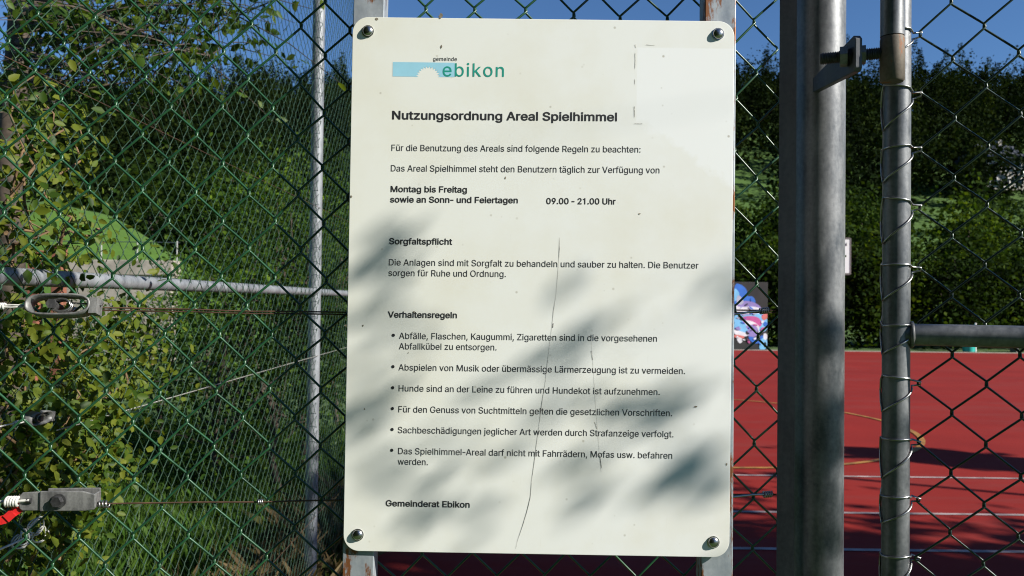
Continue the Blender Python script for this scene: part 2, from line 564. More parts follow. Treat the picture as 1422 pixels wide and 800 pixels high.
def hill_z(X, Y):
    t = np.clip((Y - 40) / 180.0, 0, 1)
    z = (51.0 + 0.025 * X + 2.0 * np.sin(X * 0.031 + 1)) * t * t * (3 - 2 * t)
    return z + (1.2 * np.sin(X * 0.09) + 0.9 * np.sin(X * 0.05 + Y * 0.07)) * t - 0.05 * (t <= 0)


grid_mesh('hill', np.linspace(-420, 420, 141), np.linspace(38, 420, 90), hill_z, M['meadow'])

MX, MY = at(48, 300, 34)[0], 34.0


def mound_z(X, Y):
    s = np.sqrt(((X - MX) / 10.8) ** 2 + ((Y - MY) / 9.0) ** 2)
    t = 1.30 * (1 - s)
    k = 0.16                                   # soft shoulder between slope and flat top
    hgt = 0.5 * (t + 1 - np.sqrt((t - 1) ** 2 + k * k))
    return np.where(s < 1, 5.75 * np.clip(hgt, 0, 1), 0) - 0.03 + 0.07 * np.sin(X * 2.1) * np.sin(Y * 1.7) + 0.05 * np.sin(X * 0.9 + Y)


grid_mesh('mound', np.linspace(MX - 11, MX + 11, 90), np.linspace(MY - 9.2, MY + 9.2, 70), mound_z, M['meadow'])

# the court: red rubber sheet with painted lines
CX0, CX1, CY0, CY1 = -0.84, 21.0, 2.2, 27.3
court = MB(); court.add([(CX0, CY0, 0.004), (CX1, CY0, 0.004), (CX1, CY1, 0.004), (CX0, CY1, 0.004)], [(0, 1, 2, 3)])
court = tag(court.build('sports_court', M['court']), kind='structure')
kb = MB()
kb.box((CX0 - 0.03, (CY0 + CY1) / 2, 0.0), (0.06, CY1 - CY0 + 0.12, 0.05))
kb.box(((CX0 + CX1) / 2, CY1 + 0.04, 0.0), (CX1 - CX0, 0.08, 0.06))
tag(kb.build('edging', M['concrete'], None), kind='structure')


def strip(pts, w, z, name, mat):
    pts = np.array(pts, float)
    t = np.gradient(pts, axis=0); t /= np.linalg.norm(t, axis=1)[:, None]
    nn = np.stack([-t[:, 1], t[:, 0]], 1) * w / 2
    L = np.c_[pts + nn, np.full(len(pts), z)]; Rr = np.c_[pts - nn, np.full(len(pts), z)]
    m = MB(); k = len(pts)
    m.add(list(L) + list(Rr), [(i, i + 1, k + i + 1, k + i) for i in range(k - 1)])
    return m.build(name, mat, court)


for yl in (5.2, 6.12, 7.42):
    a0 = 0.0 + yl
    strip([(CX0 + 0.3, a0 + 0.02), (CX1 - 0.5, a0 - 0.03)], 0.05, 0.008, 'white_line', M['line_white'])
cy, cx_, rr_ = 10.7, 2.2, 2.95
ths = np.linspace(0, 2 * math.pi, 73)
strip([(cx_ + rr_ * math.cos(t), cy + rr_ * math.sin(t)) for t in ths], 0.07, 0.012, 'yellow_circle', M['line_yellow'])


# forest on the hillside, far off and read as one mass
def forest():
    g = np.random.default_rng(5)
    Vs, Fs, b = [], [], 0
    for y in np.arange(88, 236, 5.2):
        half = 0.74 * y + 12
        for x in np.arange(-half, half, 6.4):
            xx = x + g.uniform(-2.4, 2.4); yy = y + g.uniform(-2, 2)
            q = xx / yy
            if 0.255 < q < 0.335 and yy < 112 + 3 * math.sin(xx): continue        # the meadow clearing
            if 0.582 < q < 0.618 and 107 < yy < 114: continue                       # the house plot
            if (0.485 < q < 0.545 and yy < 100) or (0.605 < q < 0.66 and yy < 99): continue        # strips of open meadow
            if yy < 93 and q > 0.2 and g.random() < 0.5: continue
            z = float(hill_z(np.array(xx), np.array(yy)))
            conif = g.random() < 0.38
            h = g.uniform(6.0, 12.5) + (2.0 if conif else 0) + (g.uniform(1, 4) if g.random() < .15 else 0)
            n = 620 if yy < 150 else 430
            if conif:
                t = g.random(n) ** 0.7
                a = g.uniform(0, 6.283, n)
                lay = np.floor(t * 9) / 9
                rad = (1 - lay) * h * 0.24 * np.sqrt(g.random(n)) + 0.1
                P = np.stack([xx + rad * np.cos(a), yy + rad * np.sin(a), z + h * (0.1 + 0.9 * t) - rad * 0.35], 1)
                sz = 0.3 + 0.5 * (1 - t)
            else:
                P, _ = clumped((xx, yy, z + h * 0.58), (h * 0.38, h * 0.38, h * 0.42), n, 9, h * 0.075, g, 0.55)
                sz = g.uniform(0.34, 0.68, n)
            V, Fq = leaf_arrays(P, sz, up=0.35, tmpl='card', g=g)
            Vs.append(V); Fs.append(Fq + b); b += len(V)
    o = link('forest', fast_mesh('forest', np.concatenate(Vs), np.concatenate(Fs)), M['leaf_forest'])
    tag(o, 'dark mixed forest covering the whole hillside up to the skyline', 'forest', kind='stuff')


forest()


# ---------------------------------------------------------------- trees and bushes as things
def limbs(mb, base, top, r0, targets, g, n=7):
    base, top = np.array(base, float), np.array(top, float)
    t = np.linspace(0, 1, 7)[:, None]
    pts = base + (top - base) * t + np.c_[g.normal(size=(7, 2)) * 0.02 * np.linalg.norm(top - base), np.zeros(7)]
    pts[0] = base
    mb.tube(pts, np.linspace(r0, r0 * 0.35, 7), n)
    for q in targets:
        s = pts[g.integers(2, 6)]
        mid = (s + q) / 2 + np.array([0, 0, 0.08 * np.linalg.norm(q - s)]) + g.normal(size=3) * 0.03 * np.linalg.norm(q - s)
        mb.tube([s, mid, q], [r0 * 0.33, r0 * 0.2, r0 * 0.06], 5)


def tree(name, label, cat, pos, h, radii, zc, n, leaf, mat, group=None, seed=1, trunk_r=0.12, ncl=40, tmpl='card', spread=None, up=0.4, bark='bark', shell=0.5, extra=()):
    g = np.random.default_rng(seed)
    pos = np.array([pos[0], pos[1], pos[2] if len(pos) > 2 else 0.0])
    root = empty(name, pos, 0, label, cat, group)
    rad = np.array(radii, float)
    P, cc = clumped((0, 0, zc), rad, n, ncl, spread or rad.mean() * 0.13, g, shell)
    for (dx, dy, dz, rr, nn) in extra:
        P2, c2 = clumped((dx, dy, dz), (rr, rr, rr), nn, 10, rr * 0.25, g, 0.3)
        P = np.concatenate([P, P2]); cc = np.concatenate([cc, c2[:4]])
    P = P[P[:, 2] > 0.05]
    mb = MB()
    limbs(mb, (0, 0, -0.05), (g.normal() * 0.1, g.normal() * 0.1, zc + rad[2] * 0.5), trunk_r, cc[g.choice(len(cc), min(14, len(cc)), replace=False)], g)
    mb.build('trunk', M[bark], root)
    leaf_obj('crown', P, leaf * g.uniform(0.65, 1.3, len(P)), M[mat], root, up=up, tmpl=tmpl, g=g)
    return root


# behind the court: a belt of bushes, then taller trees
TREE_LABELS = []
far = [
    # px, Y, height, half width, mat, label
    (1050, 31.0, 4.0, 2.1, 'leaf_light', 'rounded bush rising behind the black graffiti board'),
    (1108, 33.0, 5.2, 2.4, 'leaf_tree', 'dark bush directly behind the big round gate post'),
    (1165, 30.2, 5.0, 2.0, 'leaf_tree', 'dark bush behind the white basketball backboard'),
    (1205, 30.4, 3.4, 1.7, 'leaf_light', 'lighter bush seen in the gap between gate post and gate frame'),
    (1262, 31.0, 3.5, 1.9, 'leaf_light', 'bush just right of the gate upright with leafy light top'),
    (1330, 30.0, 4.7, 1.9, 'leaf_tree', 'broad dark bush behind the teal bin'),
    (1398, 31.2, 3.6, 1.9, 'leaf_tree', 'bush behind the bench at the far court edge'),
    (1460, 31.0, 4.5, 2.5, 'leaf_tree', 'bush at the right end of the belt behind the court'),
    (985, 32.0, 4.8, 2.4, 'leaf_tree', 'bush hidden by the right part of the sign, left of the graffiti board'),
]
for i, (px, Y, h, w, mt, lab) in enumerate(far):
    X = at(px, 420, Y)[0]
    tree('bush', lab, 'bush', (X, Y), h, (w, w * 0.8, h * 0.48), h * 0.5, 4600, 0.17, mt, 'bushes behind the sports court', seed=40 + i, trunk_r=0.09, ncl=34, shell=0.5, spread=0.36)
back = [
    (1030, 52, 7.0, 3.2, 'leaf_tree', 'tall tree beyond the bushes, right beside the sign edge'),
    (1085, 50, 8.6, 3.0, 'leaf_tree', 'tall tree beyond the bushes, half hidden by the dark end post'),
    (1150, 54, 9.4, 3.6, 'leaf_tree', 'tall tree beyond the bushes, behind the big gate post'),
    (1208, 48, 7.6, 2.1, 'leaf_tree', 'tall dark tree filling the gap between gate post and gate frame'),
    (1340, 50, 7.4, 2.0, 'leaf_light', 'lighter tree standing between the two bright lawn patches'),
    (1362, 56, 8.4, 2.0, 'leaf_tree', 'dark tree below the half hidden house'),
    (1462, 50, 8.0, 2.4, 'leaf_tree', 'tree cut by the right edge of the picture'),
]
for i, (px, Y, h, w, mt, lab) in enumerate(back):
    X = at(px, 420, Y)[0]
    z = float(hill_z(np.array(X), np.array(float(Y))))
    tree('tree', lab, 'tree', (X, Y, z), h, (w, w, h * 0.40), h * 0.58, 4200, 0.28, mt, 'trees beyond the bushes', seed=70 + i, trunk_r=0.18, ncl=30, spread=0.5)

# trees on the left, past the mound
for i, (px, Y, h, w, mt, lab) in enumerate([
        (205, 44, 8.2, 3.4, 'leaf_tree', 'dark tree behind the right flank of the green mound'),
        (300, 40, 9.0, 4.0, 'leaf_tree', 'dark tree behind the bushes in the side fence view'),
        (395, 42, 9.5, 4.0, 'leaf_tree', 'dark tree left of the pale fence pole'),
        (470, 45, 9.0, 3.6, 'leaf_tree', 'dark tree between the pale fence pole and the sign'),
        (30, 46, 9.0, 4.2, 'leaf_light', 'tree behind the left flank of the green mound')]):
    X = at(px, 415, Y)[0]
    z = float(hill_z(np.array(X), np.array(float(Y))))
    tree('tree', lab, 'tree', (X, Y, max(0, z)), h, (w, w, h * 0.42), h * 0.55, 4600, 0.26, mt, 'trees past the mound', seed=90 + i, trunk_r=0.2, ncl=30, spread=0.55)

# bushes right beyond the side fence
near_bushes = [
    (120, 13.5, 1.50, 0.75, 'low bush in front of the pale concrete wall, left of its right end'),
    (288, 13.0, 2.6, 0.78, 'bush at the right end of the pale concrete wall, hiding the foot of the mound'),
    (216, 13.6, 1.5, 0.5, 'low bush in front of the right end of the pale concrete wall'),
    (222, 8.8, 1.35, 0.6, 'low bush left of the others, over the dark hollow'),
    (325, 7.4, 2.55, 0.60, 'bush with sunlit tips in the middle of the side fence view'),
    (385, 8.6, 3.25, 0.95, 'tall dense bush left of the pale fence pole'),
    (425, 7.4, 2.9, 0.75, 'bush rising right behind the pale fence pole'),
    (470, 9.4, 3.3, 1.0, 'bush between the pale fence pole and the sign'),
    (395, 6.4, 1.4, 0.55, 'low bush at the foot of the pale fence pole'),
    (300, 6.5, 1.7, 0.55, 'low bush in front of the tall ones in the side fence view'),
]
for i, (px, Y, h, w, lab) in enumerate(near_bushes):
    X = at(px, 415, Y)[0]
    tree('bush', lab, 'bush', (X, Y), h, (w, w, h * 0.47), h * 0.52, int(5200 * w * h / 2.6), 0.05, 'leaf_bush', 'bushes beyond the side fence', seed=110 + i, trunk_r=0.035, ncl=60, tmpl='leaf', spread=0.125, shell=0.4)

# overhanging tree at the top left: boughs reach across the side fence
g = np.random.default_rng(21)
T0 = np.array([at(22, 60, 6.0)[0], 6.0, 0.0])
ot = empty('tree', T0, 0, 'tree with a grey trunk whose leafy boughs hang into the top left corner', 'tree')
mb = MB()
mb.tube([(0, 0, -0.05), (0.03, 0, 1.2), (-0.04, 0.02, 2.6), (0.02, 0, 3.6), (0.0, 0.05, 5.2)], [0.12, 0.10, 0.09, 0.08, 0.04], 10)
LP = []
boughs = [((22, 30), (150, 8), (330, 22)), ((22, 60), (130, 50), (250, 62)), ((25, 10), (120, 20), (215, 100)), ((25, 70), (60, 75), (150, 118)), ((22, 40), (180, 30), (290, 78)),
          ((22, 5), (200, -25), (300, 5)), ((22, 100), (45, 110), (95, 150)), ((20, -30), (140, -50), (240, -20)), ((20, 20), (100, -10), (180, 40))]
for bi, (a, b, c) in enumerate(boughs):
    y0 = 6.0; y1 = g.uniform(4.0, 5.0); y2 = g.uniform(3.2, 4.2)
    A = at(*a, y0) - T0; B = at(*b, y1) - T0; C_ = at(*c, y2) - T0
    A[0] = 0; A[1] = 0
    ts = np.linspace(0, 1, 9)[:, None]
    pts = (1 - ts) ** 2 * A + 2 * ts * (1 - ts) * B + ts ** 2 * C_
    mb.tube(pts, np.linspace(0.035, 0.004, 9), 6)
    for k in range(3, 9):
        for q in range(7):
            d = g.normal(size=3) * np.array([0.26, 0.26, 0.15])
            e = pts[k] + d + np.array([0, 0, -0.05])
            mb.tube([pts[k], (pts[k] + e) / 2 + np.array([0, 0, .03]), e], [0.004, 0.003, 0.0015], 3, cap=False)
            m_ = g.integers(4, 9)
            f = g.random((m_, 1)) * 0.9 + 0.15
            LP.append(pts[k] + (e - pts[k]) * f + g.normal(size=(m_, 3)) * 0.022)
mb.build('trunk', M['bark'], ot)
LP = np.concatenate(LP)
leaf_obj('crown', LP, 0.058 * g.uniform(0.6, 1.25, len(LP)), M['leaf_branch'], ot, up=0.3, droop=0.5, g=g)

# climbing plants on the side fence (plane X = -1.05)
FX = -1.05


def climber(label, runs, n, leaf, seed, spread=0.07, nz=1.0):
    g = np.random.default_rng(seed)
    b0 = atx(runs[0][0][0], runs[0][0][1], FX)
    root = empty('climbing_plant', (FX, b0[1], 0), 0, label, 'climbing plant', 'climbing plants on the side fence')
    o0 = np.array([FX, b0[1], 0.0])
    mb = MB(); LP = []
    for run in runs:
        pts = np.array([atx(px, py, FX - 0.03) for px, py in run]) - o0
        ts = np.linspace(0, len(pts) - 1, 12)
        P = np.stack([np.interp(ts, np.arange(len(pts)), pts[:, k]) for k in range(3)], 1)
        P += g.normal(size=P.shape) * np.array([0.02, 0.012, 0.012])
        mb.tube(P, np.linspace(0.0045, 0.0018, 12), 5)
        m = n // len(runs)
        i = g.uniform(0, 11, m)
        Q = np.stack([np.interp(i, np.arange(12), P[:, k]) for k in range(3)], 1)
        # tufts along the stem
        ph = np.round(i * 1.6) / 1.6
        rr = np.abs(np.sin(ph * 12.9)) * 0.9 + 0.35
        Q += g.normal(size=Q.shape) * np.array([0.9, 1.0, 1.0]) * spread * rr[:, None]
        LP.append(Q)
    mb.build('stem', M['stem'], root)
    LP = np.concatenate(LP)
    leaf_obj('foliage', LP, leaf * g.uniform(0.55, 1.3, len(LP)), M['leaf_vine'], root, up=0.25, droop=0.35, g=g, face=(0.7, -0.7, 0.2))
    return root


climber('climbing plant with sparse yellowing leaves high on the side fence above the rail',
        [[(20, 400), (25, 300), (8, 190), (40, 110)], [(70, 420), (88, 330), (60, 250), (35, 180)], [(10, 350), (50, 260), (110, 230), (120, 180)], [(60, 380), (100, 330), (130, 320), (140, 335)], [(5, 300), (30, 210), (70, 200), (75, 130)],
         [(2, 420), (6, 360), (20, 330), (45, 290)]], 700, 0.027, 3, 0.045)
climber('dense yellow green climbing plant on the side fence between rail and lower wire',
        [[(70, 760), (75, 600), (120, 480), (190, 440)], [(70, 760), (100, 640), (165, 520), (215, 500)], [(20, 780), (30, 620), (25, 520), (60, 450)], [(90, 700), (110, 610), (90, 520), (110, 440)], [(60, 640), (140, 560), (180, 470), (165, 425)],
         [(5, 700), (10, 560), (5, 480), (20, 440)]], 3000, 0.026, 4, 0.055)
climber('low tufted climbing plant around the rusty stem near the box tensioner',
        [[(80, 790), (85, 690), (95, 630), (150, 610)], [(82, 790), (80, 680), (120, 640), (175, 640)], [(40, 800), (60, 720), (50, 660), (70, 620)], [(10, 790), (20, 730), (15, 640), (30, 600)]], 1200, 0.026, 5, 0.05)


# grass
def grass(name, label, cat, xr, yr, n, hr, wid, mat, seed, mask=None, lean=0.25):
    g = np.random.default_rng(seed)
    P = np.stack([g.uniform(*xr, n), g.uniform(*yr, n), np.zeros(n)], 1)
    if mask is not None: P = P[mask(P[:, 0], P[:, 1], g)]
    n = len(P)
    h = g.uniform(*hr, n) * (0.6 + 0.6 * np.abs(np.sin(P[:, 0] * 3.1 + 2 * np.sin(P[:, 1] * 2.3))))
    a = g.uniform(0, 6.283, n)
    side = np.stack([np.cos(a), np.sin(a), 0 * a], 1) * wid
    ln = g.normal(size=(n, 3)) * lean; ln[:, 2] = 0
    V = np.zeros((n, 4, 3))
    V[:, 0] = P - side; V[:, 1] = P + side
    mid = P + ln * h[:, None] * 0.4 + np.array([0, 0, 1.0]) * h[:, None] * 0.6
    V[:, 2] = mid + side * 0.7
    V[:, 3] = P + ln * h[:, None] + np.array([0, 0, 1.0]) * h[:, None]
    Fq = np.array([[0, 1, 2, 3]])[None] + (np.arange(n) * 4)[:, None, None]
    o = link(name, fast_mesh(name, V.reshape(-1, 3), Fq.reshape(-1, 4)), M[mat])
    return tag(o, label, cat, kind='stuff')


grass('grass', 'green grass growing beyond the side fence', 'grass', (-6.0, -0.92), (2.2, 9.5), 60000, (0.06, 0.20), 0.005, 'grass', 31,
      lambda x, y, g: (x / y > -0.75))
grass('dry_grass', 'dry straw coloured grass at the foot of the side fence', 'dry grass', (-1.75, -0.92), (3.3, 6.2), 3600, (0.06, 0.26), 0.0014, 'straw', 32,
      lambda x, y, g: g.random(len(x)) < np.clip(1 - np.abs(x + 1.15) / 0.6, 0, 1), 0.6)

# things seen past the side fence
a_ = at(90, 372, 20); b_ = at(238, 372, 20)
cw = empty('concrete_wall', ((a_[0] + b_[0]) / 2, 20, 0), 0, 'low pale concrete wall in front of the green mound', 'wall')
w_ = b_[0] - a_[0]
mb = MB(); mb.box((0, 0.2, 1.06), (w_, 0.4, 2.16)); mb.build('panel', M['concrete'], cw, bevel=0.01)
mb = MB(); mb.box((0, 0.2, 2.14 + 0.19), (w_ + 0.1, 0.55, 0.38)); mb.build('coping', M['concrete'], cw, bevel=0.02)
for px, py, lab in ((50, 350, 'left one of two red brown wooden posts before the mound'), (83, 343, 'right one of two red brown wooden posts, at the wall end')):
    t_ = at(px, py, 15)
    o = MB(); o.box((0, 0, t_[2] / 2), (0.2, 0.2, t_[2])); o.box((0, 0, t_[2] + 0.015), (0.24, 0.24, 0.03))
    tag(o.build('wooden_post', M['brick_red'], None, (t_[0], 15, 0), bevel=0.012), lab, 'post', 'red brown posts by the wall')
wf = empty('wire_fence', (at(141, 345, 23)[0], 23, 0), 0, 'low wire fence on thin white stakes in front of the mound', 'fence')
x0 = at(141, 345, 23)[0]
for px in (20, 80, 141, 191, 246):
    t_ = at(px, 332, 23)
    o = MB(); o.tube([(t_[0] - x0, 0, 0), (t_[0] - x0, 0, t_[2] - .06)], 0.02, 6); o.build('stake', M['stake'], wf)
o = MB(); o.tube([at(10, 334, 23) - np.array([x0, 23, 0]), at(250, 337, 23) - np.array([x0, 23, 0])], 0.012, 4); o.build('wire', M['wire_steel'], wf)

# ---------------------------------------------------------------- far end of the court
gx1 = at(1066, 440, 27.75)[0]; gz = at(1066, 392, 27.75)[2]
gw = empty('graffiti_board', (gx1 - 1.6, 27.75, 0), 0, 'black board with blue, white and pink spray paint at the far court edge', 'board')
mb = MB(); mb.box((0, 0.04, gz / 2), (3.2, 0.08, gz)); mb.build('panel', M['black_board'], gw, bevel=0.01)
gcol = {'b': (0.03, 0.15, 0.55), 'l': (0.20, 0.52, 0.80), 'w': (0.75, 0.75, 0.78), 'p': (0.55, 0.10, 0.30), 'v': (0.28, 0.22, 0.50), 'r': (0.65, 0.18, 0.15), 'k': (0.015, 0.015, 0.02), 'g': (0.40, 0.42, 0.52)}
shapes = [  # outlines in photo pixels of the piece, back to front
    ('b', [(1019, 393), (1030, 395), (1038, 403), (1037, 412), (1046, 411), (1050, 420), (1046, 430), (1019, 432)]),
    ('l', [(1019, 400), (1024, 402), (1028, 410), (1022, 418), (1019, 418)]),
    ('v', [(1019, 420), (1040, 417), (1056, 424), (1060, 436), (1019, 446)]),
    ('g', [(1024, 407), (1034, 418), (1030, 424), (1022, 422)]),
    ('w', [(1019, 424), (1030, 427), (1046, 425), (1062, 430), (1058, 436), (1036, 436), (1019, 434)]),
    ('l', [(1019, 436), (1034, 438), (1063, 434), (1066, 446), (1065, 462), (1040, 462), (1019, 452)]),
    ('p', [(1027, 440), (1050, 438), (1060, 448), (1054, 456), (1036, 452)]),
    ('w', [(1032, 444), (1046, 446), (1056, 454), (1052, 461), (1038, 455)]),
    ('v', [(1036, 450), (1050, 452), (1056, 462), (1046, 470), (1034, 464)]),
    ('r', [(1056, 438), (1066, 434), (1066, 442), (1060, 446)]),
    ('l', [(1019, 446), (1032, 450), (1042, 462), (1034, 468), (1019, 462)]),
    ('w', [(1019, 456), (1030, 461), (1042, 463), (1036, 468), (1019, 465)]),
    ('r', [(1019, 464), (1036, 467), (1030, 471), (1019, 469)]),
    ('w', [(1022, 470), (1029, 468), (1032, 474), (1027, 478)]),
    ('b', [(1038, 466), (1052, 470), (1060, 464), (1064, 474), (1050, 478), (1042, 474)]),
    ('l', [(1055, 472), (1064, 466), (1066, 480), (1060, 488), (1054, 486)]),
    ('w', [(1060, 462), (1066, 464), (1065, 472), (1060, 472)]),
    ('k', [(1060, 476), (1064, 474), (1064, 482), (1061, 483)]),
    ('k', [(1024, 438), (1031, 440), (1033, 446), (1027, 444)]),
    ('b', [(1061, 446), (1066, 448), (1065, 454), (1060, 452)]),
]
for i in range(34):  # small strokes over the visible part
    k = random.choice('bblwwpvgk')
    cx0, cy0 = random.uniform(1022, 1061), random.uniform(412, 478)
    if cy0 < 425 and cx0 > 1045: continue
    n_ = random.randint(4, 6); r_ = random.uniform(1.5, 4.2); a0_ = random.uniform(0, 3); st_ = random.uniform(.3, .8)
    shapes.append((k, [(cx0 + r_ * random.uniform(.7, 1.5) * math.cos(6.283 * q / n_) * math.cos(a0_) - r_ * st_ * math.sin(6.283 * q / n_) * math.sin(a0_),
                        cy0 + r_ * math.cos(6.283 * q / n_) * math.sin(a0_) + r_ * st_ * math.sin(6.283 * q / n_) * math.cos(a0_)) for q in range(n_)]))
for i in range(26):  # the rest of the piece, running left behind the sign
    k = random.choice('blwpvglw')
    cx0, cy0 = random.uniform(960, 1016), random.uniform(402, 478)
    n_ = random.randint(5, 7); r_ = random.uniform(5, 13)
    shapes.append((k, [(min(1018.5, cx0 + r_ * random.uniform(.6, 1.3) * math.cos(6.283 * q / n_)), cy0 + 0.7 * r_ * random.uniform(.6, 1.3) * math.sin(6.283 * q / n_)) for q in range(n_)]))
for i, (k, pl) in enumerate(shapes):
    if 'spray_' + k not in M: M['spray_' + k] = flat('spray_paint_' + k, gcol[k], 0.6, 0, 0.15, 4)
    mb = MB()
    pts = [at(x, y, 27.745) for x, y in pl]
    # round the corners of each sprayed patch
    q = np.array([(p[0] - gx1 + 1.6, p[2]) for p in pts]); 
    for _ in range(2):
        nx = np.roll(q, -1, 0); q = np.stack([q * .75 + nx * .25, q * .25 + nx * .75], 1).reshape(-1, 2)
    q = np.clip(q, [-1.59, 0.02], [1.59, gz - 0.02])
    mb.add([(a, -0.001 - 0.0005 * i, b) for a, b in q], [tuple(range(len(q)))])
    mb.build('painted_patch', M['spray_' + k], gw)

bx1 = at(1181.5, 355, 28.2)[0]
zb0, zb1 = at(1176, 381, 28.2)[2], at(1176, 331, 28.2)[2]
bh = empty('basketball_hoop', (bx1 - 0.9, 28.9, 0), 0, 'basketball hoop with white backboard behind the big gate post', 'basketball hoop')
mb = MB(); mb.box((0, -0.7, (zb0 + zb1) / 2), (1.72, 0.03, zb1 - zb0 - 0.08)); bb = mb.build('backboard', M['white_paint'], bh)
mb = MB()
for s_ in (-1, 1): mb.box((s_ * 0.88, -0.7, (zb0 + zb1) / 2), (0.04, 0.05, zb1 - zb0))
for z_ in (zb0, zb1): mb.box((0, -0.7, z_), (1.72, 0.05, 0.04))
mb.build('frame', M['grey_frame'], bb)
mb = MB(); mb.tube([(0, 0, 0), (0, 0, zb0 + 0.2)], 0.07, 10); mb.tube([(0, 0, zb0 + 0.2), (0, -0.66, zb0 + 0.35)], 0.05, 8); mb.build('pole', M['grey_frame'], bh)
mb = MB(); mb.tube([(0.225 * math.cos(a), -0.97 + 0.225 * math.sin(a), zb0 + 0.25) for a in np.linspace(0, 6.283, 25)], 0.012, 5); mb.build('ring', M['red_tape'], bh)

bp = at(1345, 480, 27.9)
tb = empty('waste_bin', (bp[0], 27.9, 0), 0, 'teal waste bin beyond the far court edge under the gate rail', 'waste bin')
mb = MB(); mb.tube([(0, 0, 0.02), (0, 0, 0.8)], [0.19, 0.22], 16); mb.build('body', M['teal_plastic'], tb)
mb = MB(); mb.tube([(0, 0, 0.8), (0, 0, 0.85)], 0.235, 16); mb.dome((0, 0, 0.85), (0, 0, 1), 0.22, 0.09); mb.build('lid', M['teal_plastic'], tb)
o = MB(); o.tube([(0, 0, 0), (0, 0, 1.0)], 0.035, 8); o.dome((0, 0, 1.0), (0, 0, 1), 0.035, 0.02)
tag(o.build('marker_post', M['white_paint'], None, (at(1354.5, 480, 27.85)[0], 27.85, 0)), 'thin white post right beside the teal bin', 'post')
bn = empty('bench', (at(1430, 480, 28.2)[0], 28.2, 0), 0, 'pale bench beyond the far court edge at the right picture edge', 'bench')
mb = MB()
for k in range(3): mb.box((0, -0.14 + 0.14 * k, 0.45), (1.5, 0.11, 0.04))
mb.build('seat', M['white_paint'], bn)
for s_ in (-1, 1):
    mb = MB(); mb.box((s_ * 0.55, 0, 0.215), (0.08, 0.36, 0.43)); mb.build('leg', M['grey_frame'], bn)

# house up on the hillside
hp = at(1376, 225, 110)
hz = float(hill_z(np.array(hp[0]), np.array(110.0)))
hs = empty('house', (hp[0], 110, hz), R(12), 'house with dark slate roof half hidden by trees on the hillside', 'house')
mb = MB(); mb.box((0, 0, 2.4), (6.0, 5, 4.4)); mb.build('wall', M['render'], hs)
mb = MB(); mb.prism([(-3.1, 4.4), (0, 6.8), (3.1, 4.4), (2.9, 4.3), (-2.9, 4.3)], (-3.5, 0, 0), (0, 1, 0), (0, 0, 1), (1, 0, 0), 7.0); rf = mb.build('roof', M['slate'], hs)
mb = MB(); mb.box((1.8, 0.6, 6.8), (0.6, 0.6, 1.6)); mb.build('chimney', M['render'], rf)
for xx in (-1.9, 0.1, 2.0):
    for zz in (1.2, 3.3):
        mb = MB(); mb.box((xx, -2.5, zz), (1.2, 0.08, 1.3)); fr = mb.build('window', M['white_paint'], hs)
        mb = MB(); mb.box((xx, -2.52, zz), (0.96, 0.08, 1.06)); mb.build('pane', M['dark_glass'], fr)


# ================================================================== FRONT FENCE
def unit(v):
    v = np.array(v, float); return v / np.linalg.norm(v)


SL = 0.11
FA = np.array([-0.35, 1.085, 0.0])                     # a spot on the foot of the front fence
FU = unit([1, SL, 0]); FN = unit([-SL, 1, 0])


def on_fence(px, py, off=0.0):
    d = ray(px, py)
    t = np.dot(FA + FN * off - CAM, FN) / np.dot(d, FN)
    return CAM + d * t


f0 = FA + FU * ((-1.05 - FA[0]) / FU[0])
fl = np.dot(on_fence(1071, 400) - f0, FU)
ff = empty('chain_link_fence', (0, FA[1], 0), 0, 'green chain-link fence facing the viewer that carries the white rules sign', 'fence', 'chain-link fences')
PO = np.array([0, FA[1], 0])
P_, HH_ = 0.0688, 0.0765
nd = on_fence(346, 35)
un, zn = np.dot(nd - f0, FU), nd[2]
chain_link('wire_mesh', f0 - PO, FU, FN, fl, 0.04, 2.6, P_, HH_, 0.00165, M['wire_green'], ff,
           u_off=(un + P_ / 4) % P_, z_off=(zn - 0.04) % HH_, n=6, warp=0.0030, seed=4)
# steel bars the sign is screwed to
for (xa, xb) in ((515.5, 500.0), (996.5, 991.5)):
    a = at(xa, 0, 1.060); b = at(xb, 800, 1.060)
    dz = a[2] - b[2]
    top = a + (a - b) * (2.55 - a[2]) / dz; bot = a + (a - b) * (0.0 - a[2]) / dz
    ez = unit(top - bot); ex = unit(np.cross(ez, [0, 1, 0]) * 1.0); ex = ex if ex[0] > 0 else -ex
    ey = np.cross(ez, ex); ey = ey if ey[1] > 0 else -ey
    w = 0.0205
    mb = MB()
    prof = [(-w, 0), (w, 0), (w, .032), (w - .004, .032), (w - .004, .005), (-w + .004, .005), (-w + .004, .032), (-w, .032)]
    mb.prism(prof, bot - PO - ey * 0.016, ex, ey, ez, np.linalg.norm(top - bot))
    mb.build('upright_bar', M['galv_bar'], ff, bevel=0.0012)
# end post, its shade put into a darker steel colour, corner post beyond the frame
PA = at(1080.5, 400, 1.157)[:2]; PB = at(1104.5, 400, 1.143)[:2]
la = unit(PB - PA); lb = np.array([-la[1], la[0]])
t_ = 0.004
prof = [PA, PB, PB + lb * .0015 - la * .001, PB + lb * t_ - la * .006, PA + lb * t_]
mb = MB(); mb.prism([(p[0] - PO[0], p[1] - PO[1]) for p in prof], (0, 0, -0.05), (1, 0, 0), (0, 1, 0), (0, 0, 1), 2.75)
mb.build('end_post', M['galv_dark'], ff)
mb = MB(); mb.tube([(f0[0], f0[1] - PO[1], -0.05), (f0[0], f0[1] - PO[1], 2.7)], 0.03, 20); mb.dome((f0[0], f0[1] - PO[1], 2.7), (0, 0, 1), 0.03, .01)
mb.build('corner_post', M['galv_pale'], ff)


